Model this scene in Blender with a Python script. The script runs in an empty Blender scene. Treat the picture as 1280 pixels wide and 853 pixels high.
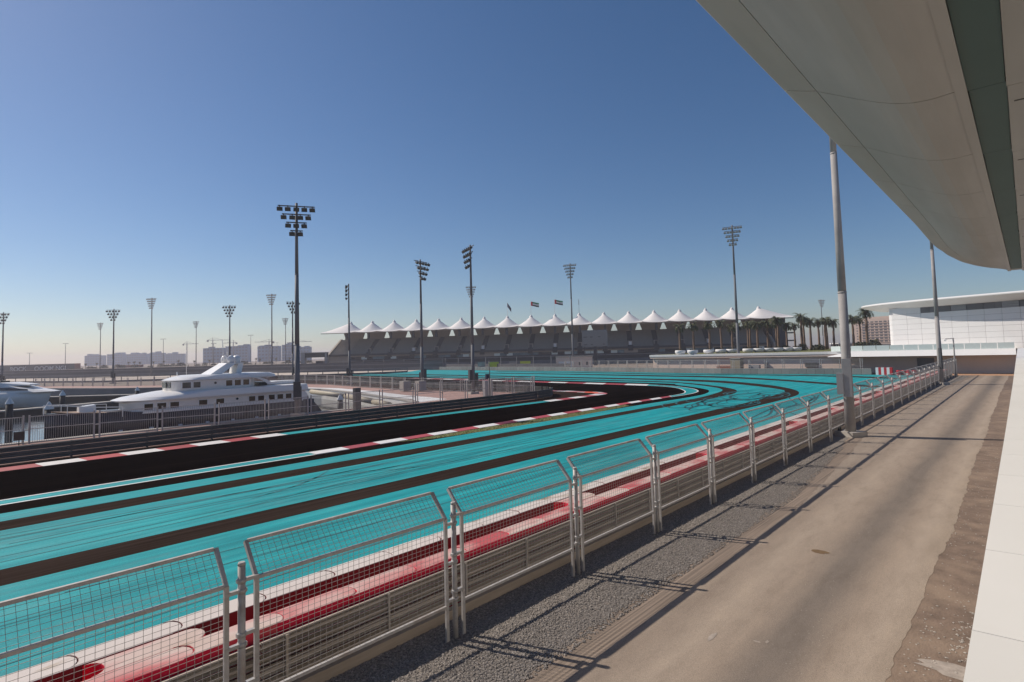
import bpy, bmesh, math, random
from mathutils import Vector, Matrix
random.seed(7)
S = bpy.context.scene
COL = S.collection

# ------------------------------------------------------------------ camera
# world frame: x runs along the service road, y to the circuit side, z up; the camera stands on the terrace
CAM_Z = 5.5
cd = bpy.data.cameras.new('camera')
cam = bpy.data.objects.new('camera', cd)
COL.objects.link(cam)
RX = Vector((0.67740969, -0.73510325, -0.0271905))
UX = Vector((-0.02490134, -0.05985786, 0.99789627))
FX = Vector((0.73518436, 0.67530752, 0.05885335))
m3 = Matrix((RX, UX, -FX)).transposed()
cam.matrix_world = Matrix.Translation((0, 0, CAM_Z)) @ m3.to_4x4()
cd.sensor_width = 36.0
cd.lens = 700.0 / 1280 * 36
cd.shift_y = -(426.5 - 399.71) / 1280
cd.clip_start = 0.05
cd.clip_end = 9000
S.camera = cam

# ------------------------------------------------------------------ light
SUN = Vector((-1.07, 3.0, 2.76)).normalized()
elev = math.asin(SUN.z)
W = bpy.data.worlds.new('World')
S.world = W
W.use_nodes = True
nt = W.node_tree
bg = nt.nodes['Background']
sky = nt.nodes.new('ShaderNodeTexSky')
sky.sky_type = 'NISHITA'
sky.sun_disc = False
sky.sun_elevation = elev
sky.sun_rotation = math.atan2(SUN.x, SUN.y)
sky.altitude = 0
sky.air_density = 0.9
sky.dust_density = 0.4
sky.ozone_density = 2.6
grade = nt.nodes.new('ShaderNodeHueSaturation')
grade.inputs['Saturation'].default_value = 1.18
nt.links.new(sky.outputs[0], grade.inputs['Color'])
tint = nt.nodes.new('ShaderNodeMix')
tint.data_type = 'RGBA'
tint.blend_type = 'MULTIPLY'
tint.inputs[0].default_value = 1.0
tint.inputs[7].default_value = (1.0, 0.98, 1.0, 1)
nt.links.new(grade.outputs[0], tint.inputs[6])
nt.links.new(tint.outputs[2], bg.inputs[0])
bg.inputs[1].default_value = 0.069
sd = bpy.data.lights.new('sun', 'SUN')
sd.energy = 3.7
sd.angle = math.radians(0.5)
sd.color = (1.0, 0.91, 0.79)
so = bpy.data.objects.new('sun', sd)
COL.objects.link(so)
so.rotation_euler = SUN.to_track_quat('Z', 'Y').to_euler()
so.location = (0, 0, 60)
S.view_settings.view_transform = 'Standard'
S.view_settings.look = 'None'
S.view_settings.exposure = 0.29
S.view_settings.gamma = 1.0
S.render.engine = 'CYCLES'
S.cycles.use_denoising = True
S.cycles.max_bounces = 6
S.cycles.diffuse_bounces = 3
S.cycles.glossy_bounces = 3
S.cycles.volume_bounces = 0
S.cycles.transparent_max_bounces = 8

# ------------------------------------------------------------------ materials
def ramp(n, stops):
    cr = n.color_ramp
    while len(cr.elements) > 1:
        cr.elements.remove(cr.elements[-1])
    cr.elements[0].position = stops[0][0]
    cr.elements[0].color = (*stops[0][1], 1)
    for p, c in stops[1:]:
        e = cr.elements.new(p)
        e.color = (*c, 1)

def mat(name, col, rough=0.6, metal=0.0, var=0.18, scale=3.0, stretch=(1, 1, 1), bump=0.0, bscale=40.0,
        rand=0.0, col2=None, c2lo=0.5, c2hi=0.75, spec=0.5, coord='pos', detail=5.0):
    """surface of one colour broken by two scales of noise, an optional second colour in patches, and fine relief"""
    m = bpy.data.materials.new(name)
    m.use_nodes = True
    t = m.node_tree
    N, L = t.nodes, t.links
    b = N['Principled BSDF']
    b.inputs['Roughness'].default_value = rough
    b.inputs['Metallic'].default_value = metal
    b.inputs['Specular IOR Level'].default_value = spec
    if spec < 0.05:
        b.inputs['IOR'].default_value = 1.01
    if coord == 'pos':
        src = N.new('ShaderNodeNewGeometry').outputs['Position']
    else:
        src = N.new('ShaderNodeTexCoord').outputs['Object']
    mp = N.new('ShaderNodeMapping')
    mp.inputs['Scale'].default_value = stretch
    L.new(src, mp.inputs['Vector'])
    n1 = N.new('ShaderNodeTexNoise')
    n1.inputs['Scale'].default_value = scale
    n1.inputs['Detail'].default_value = detail
    n1.inputs['Roughness'].default_value = 0.65
    L.new(mp.outputs[0], n1.inputs['Vector'])
    r = N.new('ShaderNodeValToRGB')
    ramp(r, [(0.25, tuple(max(0, c * (1 - var)) for c in col)), (0.75, tuple(min(1, c * (1 + var)) for c in col))])
    L.new(n1.outputs['Fac'], r.inputs[0])
    out = r.outputs[0]
    if col2 is not None:
        n2 = N.new('ShaderNodeTexNoise')
        n2.inputs['Scale'].default_value = scale * 0.37
        n2.inputs['Detail'].default_value = 6
        L.new(mp.outputs[0], n2.inputs['Vector'])
        r2 = N.new('ShaderNodeValToRGB')
        ramp(r2, [(c2lo, (0, 0, 0)), (c2hi, (1, 1, 1))])
        L.new(n2.outputs['Fac'], r2.inputs[0])
        mx = N.new('ShaderNodeMix')
        mx.data_type = 'RGBA'
        L.new(r2.outputs[0], mx.inputs['Factor'])
        L.new(out, mx.inputs[6])
        mx.inputs[7].default_value = (*col2, 1)
        out = mx.outputs[2]
    if rand:
        oi = N.new('ShaderNodeObjectInfo')
        mr = N.new('ShaderNodeMapRange')
        mr.inputs['To Min'].default_value = 1 - rand
        mr.inputs['To Max'].default_value = 1 + rand
        L.new(oi.outputs['Random'], mr.inputs['Value'])
        hs = N.new('ShaderNodeHueSaturation')
        L.new(mr.outputs[0], hs.inputs['Value'])
        L.new(out, hs.inputs['Color'])
        out = hs.outputs[0]
    L.new(out, b.inputs['Base Color'])
    if bump:
        n3 = N.new('ShaderNodeTexNoise')
        n3.inputs['Scale'].default_value = bscale
        n3.inputs['Detail'].default_value = 4
        L.new(mp.outputs[0], n3.inputs['Vector'])
        bp = N.new('ShaderNodeBump')
        bp.inputs['Strength'].default_value = bump
        bp.inputs['Distance'].default_value = 0.02
        L.new(n3.outputs['Fac'], bp.inputs['Height'])
        L.new(bp.outputs[0], b.inputs['Normal'])
    return m

M = {}
M['ground'] = mat('desert_ground', (0.24, 0.19, 0.15), 0.95, var=0.25, scale=0.05, bump=0.2, bscale=3, col2=(0.16, 0.135, 0.115))
M['asphalt'] = mat('worn_asphalt', (0.037, 0.0255, 0.021), 1.0, var=0.55, scale=2.6, stretch=(0.05, 1.8, 1), bump=0.15, bscale=60, spec=0.03)
M['asphalt_y'] = mat('dark_edge_asphalt', (0.011, 0.0075, 0.0065), 1.0, var=0.3, scale=1.2, stretch=(0.12, 1.8, 1), bump=0.15, bscale=60, spec=0.03)
M['track'] = mat('race_asphalt', (0.0030, 0.0019, 0.0018), 1.0, var=0.7, scale=1.6, stretch=(0.06, 1.4, 1), col2=(0.010, 0.0065, 0.006), c2lo=0.48, c2hi=0.72, bump=0.12, bscale=60, spec=0.02)
M['white_paint'] = mat('white_paint', (0.74, 0.71, 0.69), 0.6, var=0.1, scale=2.5, col2=(0.5, 0.47, 0.45), c2lo=0.6, c2hi=0.85)
M['red_paint'] = mat('red_paint', (0.42, 0.05, 0.06), 0.6, var=0.2, scale=2.5, col2=(0.3, 0.05, 0.06), rand=0.15)
M['orange_paint'] = mat('orange_paint', (0.8, 0.11, 0.03), 0.6)
M['teal_kerb'] = mat('teal_kerb_paint', (0.02, 0.27, 0.29), 0.6, var=0.15)
M['grass'] = mat('verge_grass', (0.15, 0.15, 0.042), 0.95, var=0.35, scale=6, bump=0.5, bscale=30)
M['grey_metal'] = mat('galvanised_steel', (0.40, 0.385, 0.375), 0.5, metal=0.35, var=0.15, scale=4, bump=0.05, bscale=25)
M['fence_metal'] = mat('fence_steel', (0.44, 0.415, 0.395), 0.6, metal=0.15, var=0.2, scale=6, col2=(0.30, 0.24, 0.20), c2lo=0.56, c2hi=0.76)
M['wire'] = mat('fence_wire', (0.36, 0.33, 0.31), 0.6, metal=0.2, var=0.1)
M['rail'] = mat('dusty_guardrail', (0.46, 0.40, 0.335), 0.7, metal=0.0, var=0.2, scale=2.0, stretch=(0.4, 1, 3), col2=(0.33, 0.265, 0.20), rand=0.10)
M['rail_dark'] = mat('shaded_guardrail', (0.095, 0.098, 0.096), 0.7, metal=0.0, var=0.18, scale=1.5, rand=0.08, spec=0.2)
M['dark_steel'] = mat('dark_steel', (0.07, 0.07, 0.075), 0.5, metal=0.3, var=0.2)
M['mast'] = mat('mast_steel', (0.16, 0.16, 0.17), 0.65, metal=0.0, var=0.12, scale=1.0, spec=0.25)
M['mast_pale'] = mat('pale_mast_steel', (0.33, 0.31, 0.30), 0.7, metal=0.0, var=0.12, scale=1.5, col2=(0.24, 0.22, 0.22), spec=0.25)
M['lamp_dark'] = mat('lamp_housing', (0.045, 0.045, 0.042), 0.5, var=0.2)
M['lamp_pale'] = mat('pale_lamp_housing', (0.36, 0.33, 0.30), 0.5, var=0.15)
M['lamp_glass'] = mat('lamp_glass', (0.45, 0.45, 0.45), 0.15, var=0.05)
M['concrete'] = mat('concrete', (0.36, 0.33, 0.30), 0.85, var=0.15, scale=2, bump=0.1, bscale=30, rand=0.06)
M['grey_block'] = mat('grey_barrier_plastic', (0.215, 0.20, 0.19), 0.6, var=0.1, scale=2, rand=0.14)
M['cream_wall'] = mat('cream_render', (0.78, 0.61, 0.51), 0.85, var=0.07, scale=0.4)
M['white_panel'] = mat('white_cladding', (0.74, 0.72, 0.71), 0.5, var=0.03, scale=0.3, rand=0.025)
M['white_grc'] = mat('white_grc', (0.74, 0.725, 0.705), 0.6, var=0.035, scale=0.8, rand=0.02, col2=(0.66, 0.64, 0.61), c2lo=0.55, c2hi=0.8)
M['soffit'] = mat('grc_soffit', (0.48, 0.44, 0.41), 0.5, var=0.10, scale=1.6, stretch=(0.16, 1.2, 1.2), rand=0.03, col2=(0.40, 0.36, 0.325), c2lo=0.46, c2hi=0.74)  # same GRC as the parapet, with underside shade put into the colour
M['joint'] = mat('dark_joint', (0.10, 0.09, 0.08), 0.9)
M['green_glass'] = mat('dark_green_glass', (0.115, 0.165, 0.155), 0.6, var=0.06, scale=0.5, spec=0.2)
M['pale_glass'] = mat('pale_green_glass', (0.64, 0.71, 0.68), 0.3, var=0.06)
M['dark_glass'] = mat('dark_window_glass', (0.02, 0.03, 0.04), 0.08, var=0.3, scale=0.4)
M['amber_glass'] = mat('brown_window_glass', (0.045, 0.022, 0.014), 0.1, var=0.5, scale=1.2)
M['teal_glass'] = mat('blue_green_glass', (0.13, 0.20, 0.23), 0.1, var=0.6, scale=0.25)
M['paving'] = mat('pink_paving', (0.37, 0.225, 0.19), 0.9, var=0.14, scale=1.5, rand=0.04)
M['sand'] = mat('pale_sand', (0.52, 0.44, 0.37), 0.95, var=0.12, scale=0.2)
M['hull_dark'] = mat('dark_hull_paint', (0.022, 0.018, 0.022), 0.28, var=0.15)
M['boat_white'] = mat('boat_gelcoat', (0.82, 0.80, 0.785), 0.3, var=0.03)
M['boat_shade'] = mat('boat_gelcoat_shade', (0.78, 0.73, 0.68), 0.4, var=0.04)  # gelcoat of the house sides, their shade and bounce put into the colour
M['teak'] = mat('teak_deck', (0.27, 0.17, 0.11), 0.7, var=0.2, scale=3, stretch=(0.3, 4, 1))
M['seat_grey'] = mat('grandstand_seats', (0.29, 0.255, 0.215), 0.8, var=0.12, scale=1.2)
M['stand_conc'] = mat('grandstand_concrete', (0.36, 0.31, 0.26), 0.85, var=0.12, scale=0.3)
M['stand_dark'] = mat('grandstand_dark', (0.075, 0.075, 0.075), 0.7, var=0.3, scale=0.3)
M['tent'] = mat('tent_membrane', (0.76, 0.72, 0.70), 0.7, var=0.03, scale=0.3)
M['screen_back'] = mat('screen_housing', (0.235, 0.24, 0.24), 0.6, var=0.05)
M['wall_dark'] = mat('dark_fence_wall', (0.10, 0.10, 0.11), 0.8, var=0.15, scale=0.3)
M['wall_mid'] = mat('mid_grey_wall', (0.19, 0.185, 0.19), 0.8, var=0.12, scale=0.3)
M['trunk'] = mat('palm_trunk', (0.19, 0.125, 0.09), 0.95, var=0.35, scale=5, stretch=(1, 1, 3), bump=0.6, bscale=8)
M['frond'] = mat('palm_frond', (0.10, 0.11, 0.055), 0.75, var=0.4, scale=1.2)
M['bush'] = mat('bush_leaf', (0.06, 0.065, 0.035), 0.85, var=0.35, scale=1.2)
M['hotel'] = mat('hotel_render', (0.50, 0.385, 0.32), 0.85, var=0.05)
M['far_tower'] = mat('far_tower', (0.15, 0.27, 0.40), 0.8, var=0.08, scale=0.02)  # blue of the distant haze put into the wall colour
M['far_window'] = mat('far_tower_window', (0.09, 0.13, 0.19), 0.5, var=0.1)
M['steel_far'] = mat('distant_steel', (0.2, 0.2, 0.2), 0.7)
M['flag_red'] = mat('flag_red', (0.55, 0.03, 0.04), 0.8)
M['flag_green'] = mat('flag_green', (0.02, 0.22, 0.10), 0.8)
M['flag_white'] = mat('flag_white', (0.75, 0.73, 0.72), 0.8)
M['flag_black'] = mat('flag_black', (0.02, 0.02, 0.03), 0.8)
M['flag_blue'] = mat('flag_blue', (0.03, 0.035, 0.07), 0.8)
M['yellow'] = mat('lime_board', (0.55, 0.62, 0.06), 0.6, var=0.1)
M['black'] = mat('black_pile', (0.012, 0.012, 0.013), 0.6, var=0.3)
M['pipe'] = mat('tan_pipe', (0.33, 0.28, 0.20), 0.6, var=0.15)
M['cabinet'] = mat('grey_cabinet', (0.33, 0.325, 0.33), 0.55, var=0.06)
M['cloth_dark'] = mat('dark_clothing', (0.03, 0.035, 0.05), 0.9)
M['rubber'] = mat('tyre_rubber', (0.018, 0.018, 0.018), 0.9)
M['brick_red'] = mat('terracotta_wall', (0.33, 0.12, 0.08), 0.9)
M['orange_soil'] = mat('orange_soil', (0.46, 0.26, 0.15), 0.95, var=0.2, scale=2, bump=0.3)
M['skid'] = mat('rubber_on_paint', (0.010, 0.165, 0.185), 0.8, var=0.5, scale=1.0)
M['skid_dark'] = mat('burnt_rubber', (0.008, 0.085, 0.098), 0.8, var=0.5, scale=1.0)
M['white_bowl'] = mat('white_planter', (0.76, 0.74, 0.73), 0.6, var=0.04)

def turquoise():
    """painted run-off: long streaks of wear along the driving line, mottled fine grain"""
    m = bpy.data.materials.new('turquoise_paint')
    m.use_nodes = True
    t = m.node_tree
    N, L = t.nodes, t.links
    b = N['Principled BSDF']
    b.inputs['Roughness'].default_value = 0.75
    b.inputs['Specular IOR Level'].default_value = 0.2
    src = N.new('ShaderNodeNewGeometry').outputs['Position']
    def noise(st, sc, det, rough=0.6):
        mp = N.new('ShaderNodeMapping')
        mp.inputs['Scale'].default_value = st
        L.new(src, mp.inputs['Vector'])
        n = N.new('ShaderNodeTexNoise')
        n.inputs['Scale'].default_value = sc
        n.inputs['Detail'].default_value = det
        n.inputs['Roughness'].default_value = rough
        L.new(mp.outputs[0], n.inputs['Vector'])
        return n.outputs['Fac']
    r = N.new('ShaderNodeValToRGB')
    ramp(r, [(0.30, (0.003, 0.235, 0.265)), (0.5, (0.006, 0.335, 0.365)), (0.70, (0.03, 0.44, 0.455))])
    L.new(noise((0.05, 0.9, 1), 2.2, 7), r.inputs[0])
    r2 = N.new('ShaderNodeValToRGB')
    ramp(r2, [(0.35, (0.66, 0.72, 0.72)), (0.55, (1, 1, 1)), (0.8, (1.0, 1.0, 1.0))])
    L.new(noise((1, 1, 1), 28, 3), r2.inputs[0])
    r3 = N.new('ShaderNodeValToRGB')
    ramp(r3, [(0.36, (0.74, 0.80, 0.80)), (0.5, (1, 1, 1))])
    L.new(noise((0.10, 0.22, 1), 1.0, 6), r3.inputs[0])
    m1 = N.new('ShaderNodeMix'); m1.data_type = 'RGBA'; m1.blend_type = 'MULTIPLY'; m1.inputs[0].default_value = 1
    L.new(r.outputs[0], m1.inputs[6]); L.new(r2.outputs[0], m1.inputs[7])
    m2 = N.new('ShaderNodeMix'); m2.data_type = 'RGBA'; m2.blend_type = 'MULTIPLY'; m2.inputs[0].default_value = 1
    L.new(m1.outputs[2], m2.inputs[6]); L.new(r3.outputs[0], m2.inputs[7])
    # dusty worn patches where the aggregate shows through
    r4 = N.new('ShaderNodeValToRGB')
    ramp(r4, [(0.50, (0, 0, 0)), (0.78, (0.42, 0.42, 0.42))])
    L.new(noise((0.16, 0.7, 1), 1.3, 9, 0.75), r4.inputs[0])
    m4 = N.new('ShaderNodeMix'); m4.data_type = 'RGBA'
    L.new(r4.outputs[0], m4.inputs[0]); L.new(m2.outputs[2], m4.inputs[6]); m4.inputs[7].default_value = (0.19, 0.36, 0.36, 1)
    r5 = N.new('ShaderNodeValToRGB')
    ramp(r5, [(0.60, (0, 0, 0)), (0.70, (0.55, 0.55, 0.55))])
    L.new(noise((1, 1.6, 1), 9, 5, 0.8), r5.inputs[0])
    m5 = N.new('ShaderNodeMix'); m5.data_type = 'RGBA'
    L.new(r5.outputs[0], m5.inputs[0]); L.new(m4.outputs[2], m5.inputs[6]); m5.inputs[7].default_value = (0.006, 0.17, 0.19, 1)
    L.new(m5.outputs[2], b.inputs['Base Color'])
    bp = N.new('ShaderNodeBump')
    bp.inputs['Strength'].default_value = 0.15
    bp.inputs['Distance'].default_value = 0.01
    L.new(noise((1, 1, 1), 70, 3), bp.inputs['Height'])
    L.new(bp.outputs[0], b.inputs['Normal'])
    return m
M['turquoise'] = turquoise()

def road_mat():
    """dusty service road: darker wheel and water stains running along it, fine grain"""
    m = bpy.data.materials.new('dusty_road')
    m.use_nodes = True
    t = m.node_tree
    N, L = t.nodes, t.links
    b = N['Principled BSDF']
    b.inputs['Roughness'].default_value = 0.9
    b.inputs['Specular IOR Level'].default_value = 0.15
    geo = N.new('ShaderNodeNewGeometry')
    sep = N.new('ShaderNodeSeparateXYZ')
    L.new(geo.outputs['Position'], sep.inputs[0])
    mp = N.new('ShaderNodeMapping'); mp.inputs['Scale'].default_value = (0.10, 0.5, 1)
    L.new(geo.outputs['Position'], mp.inputs['Vector'])
    n = N.new('ShaderNodeTexNoise'); n.inputs['Scale'].default_value = 1.4; n.inputs['Detail'].default_value = 5
    L.new(mp.outputs[0], n.inputs['Vector'])
    wob = N.new('ShaderNodeMath'); wob.operation = 'MULTIPLY_ADD'
    L.new(n.outputs['Fac'], wob.inputs[0]); wob.inputs[1].default_value = 0.5; wob.inputs[2].default_value = -0.25
    add = N.new('ShaderNodeMath'); add.operation = 'ADD'
    L.new(sep.outputs['Y'], add.inputs[0]); L.new(wob.outputs[0], add.inputs[1])
    mr = N.new('ShaderNodeMapRange'); mr.inputs['From Min'].default_value = 1.8; mr.inputs['From Max'].default_value = 6.4
    L.new(add.outputs[0], mr.inputs['Value'])
    r = N.new('ShaderNodeValToRGB')
    lt, md, dk = (0.37, 0.30, 0.24), (0.32, 0.256, 0.204), (0.20, 0.166, 0.140)
    ramp(r, [(0.0, (0.30, 0.24, 0.187)), (0.14, lt), (0.24, md), (0.36, dk), (0.43, dk), (0.56, md), (0.70, lt), (0.84, (0.29, 0.232, 0.186)), (1.0, lt)])
    L.new(mr.outputs[0], r.inputs[0])
    mp2 = N.new('ShaderNodeMapping'); mp2.inputs['Scale'].default_value = (0.35, 1.2, 1)
    L.new(geo.outputs['Position'], mp2.inputs['Vector'])
    n2 = N.new('ShaderNodeTexNoise'); n2.inputs['Scale'].default_value = 1.6; n2.inputs['Detail'].default_value = 8; n2.inputs['Roughness'].default_value = 0.7
    L.new(mp2.outputs[0], n2.inputs['Vector'])
    r2 = N.new('ShaderNodeValToRGB'); ramp(r2, [(0.28, (0.82, 0.81, 0.80)), (0.5, (1.0, 1.0, 1.0)), (0.72, (1.12, 1.11, 1.09))])
    L.new(n2.outputs['Fac'], r2.inputs[0])
    n3 = N.new('ShaderNodeTexNoise'); n3.inputs['Scale'].default_value = 90; n3.inputs['Detail'].default_value = 2
    L.new(geo.outputs['Position'], n3.inputs['Vector'])
    r3 = N.new('ShaderNodeValToRGB'); ramp(r3, [(0.3, (0.66, 0.66, 0.66)), (0.7, (1.22, 1.22, 1.22))])
    L.new(n3.outputs['Fac'], r3.inputs[0])
    m1 = N.new('ShaderNodeMix'); m1.data_type = 'RGBA'; m1.blend_type = 'MULTIPLY'; m1.inputs[0].default_value = 1
    L.new(r.outputs[0], m1.inputs[6]); L.new(r2.outputs[0], m1.inputs[7])
    m2 = N.new('ShaderNodeMix'); m2.data_type = 'RGBA'; m2.blend_type = 'MULTIPLY'; m2.inputs[0].default_value = 1
    L.new(m1.outputs[2], m2.inputs[6]); L.new(r3.outputs[0], m2.inputs[7])
    L.new(m2.outputs[2], b.inputs['Base Color'])
    bp = N.new('ShaderNodeBump'); bp.inputs['Strength'].default_value = 0.25; bp.inputs['Distance'].default_value = 0.01
    L.new(n3.outputs['Fac'], bp.inputs['Height']); L.new(bp.outputs[0], b.inputs['Normal'])
    return m
M['road'] = road_mat()
M['gravel'] = mat('gravel_bed', (0.20, 0.175, 0.155), 0.95, var=0.9, scale=30, bump=1.0, bscale=40, col2=(0.27, 0.22, 0.18), c2lo=0.55, c2hi=0.75, detail=2)
M['stone'] = mat('gravel_stone', (0.25, 0.222, 0.20), 0.9, var=0.85, scale=22)
M['pale_stone'] = mat('pale_rubble', (0.36, 0.32, 0.28), 0.9, var=0.3, scale=9)
M['soil'] = mat('brown_soil', (0.165, 0.115, 0.085), 0.95, var=0.4, scale=2.2, bump=0.9, bscale=18, col2=(0.25, 0.18, 0.13), c2lo=0.48, c2hi=0.7)
M['dust'] = mat('raked_dust', (0.26, 0.20, 0.155), 0.95, var=0.55, scale=2.0, stretch=(0.10, 9, 1), bump=0.4, bscale=20)
M['sleeper'] = mat('dusty_sleeper', (0.40, 0.32, 0.245), 0.9, var=0.25, scale=1.5, stretch=(0.3, 1, 4))
M['oil'] = mat('rust_stain', (0.15, 0.092, 0.045), 0.9, var=0.25, scale=9)
M['chalk'] = mat('chalk_mark', (0.33, 0.28, 0.24), 0.9, var=0.3, scale=7)

def block_mat(name, top, side):
    """plastic crash block: faded top, strong side colour, scuffs"""
    m = bpy.data.materials.new(name)
    m.use_nodes = True
    t = m.node_tree
    N, L = t.nodes, t.links
    b = N['Principled BSDF']
    b.inputs['Roughness'].default_value = 0.8
    b.inputs['Specular IOR Level'].default_value = 0.25
    geo = N.new('ShaderNodeNewGeometry')
    sep = N.new('ShaderNodeSeparateXYZ'); L.new(geo.outputs['Normal'], sep.inputs[0])
    n = N.new('ShaderNodeTexNoise'); n.inputs['Scale'].default_value = 1.1; n.inputs['Detail'].default_value = 7
    mp = N.new('ShaderNodeMapping'); mp.inputs['Scale'].default_value = (0.7, 1.6, 1)
    L.new(geo.outputs['Position'], mp.inputs['Vector']); L.new(mp.outputs[0], n.inputs['Vector'])
    oi = N.new('ShaderNodeObjectInfo')
    a1 = N.new('ShaderNodeMath'); a1.operation = 'MULTIPLY_ADD'
    L.new(oi.outputs['Random'], a1.inputs[0]); a1.inputs[1].default_value = 0.26; a1.inputs[2].default_value = -0.13
    a2 = N.new('ShaderNodeMath'); a2.operation = 'ADD'
    L.new(n.outputs['Fac'], a2.inputs[0]); L.new(a1.outputs[0], a2.inputs[1])
    rt = N.new('ShaderNodeValToRGB'); ramp(rt, top); L.new(a2.outputs[0], rt.inputs[0])
    rs = N.new('ShaderNodeValToRGB'); ramp(rs, side); L.new(a2.outputs[0], rs.inputs[0])
    st = N.new('ShaderNodeMapRange'); st.inputs['From Min'].default_value = 0.55; st.inputs['From Max'].default_value = 0.85
    L.new(sep.outputs['Z'], st.inputs['Value'])
    mx = N.new('ShaderNodeMix'); mx.data_type = 'RGBA'
    L.new(st.outputs[0], mx.inputs['Factor']); L.new(rs.outputs[0], mx.inputs[6]); L.new(rt.outputs[0], mx.inputs[7])
    L.new(mx.outputs[2], b.inputs['Base Color'])
    return m
M['red_block'] = block_mat('faded_red_block', [(0.28, (0.50, 0.10, 0.11)), (0.42, (0.58, 0.29, 0.27)), (0.60, (0.62, 0.48, 0.43)), (0.72, (0.56, 0.43, 0.37)), (0.80, (0.36, 0.24, 0.17))],
                           [(0.3, (0.72, 0.012, 0.055)), (0.62, (0.66, 0.016, 0.052)), (0.8, (0.55, 0.14, 0.13))])
M['pale_block'] = block_mat('bleached_block', [(0.25, (0.46, 0.38, 0.34)), (0.36, (0.60, 0.53, 0.49)), (0.66, (0.66, 0.59, 0.55)), (0.74, (0.50, 0.42, 0.35)), (0.82, (0.30, 0.24, 0.18))],
                            [(0.3, (0.16, 0.02, 0.028)), (0.7, (0.17, 0.045, 0.045))])  # side shade put into the colour: red plastic darkened to maroon

def water_mat():
    m = bpy.data.materials.new('marina_water')
    m.use_nodes = True
    t = m.node_tree
    N, L = t.nodes, t.links
    b = N['Principled BSDF']
    b.inputs['Base Color'].default_value = (0.012, 0.022, 0.026, 1)
    b.inputs['Roughness'].default_value = 0.06
    b.inputs['IOR'].default_value = 1.33
    n = N.new('ShaderNodeTexNoise'); n.inputs['Scale'].default_value = 0.8; n.inputs['Detail'].default_value = 3
    L.new(N.new('ShaderNodeNewGeometry').outputs['Position'], n.inputs['Vector'])
    bp = N.new('ShaderNodeBump'); bp.inputs['Strength'].default_value = 0.10; bp.inputs['Distance'].default_value = 0.15
    L.new(n.outputs['Fac'], bp.inputs['Height']); L.new(bp.outputs[0], b.inputs['Normal'])
    return m
M['water'] = water_mat()

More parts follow.
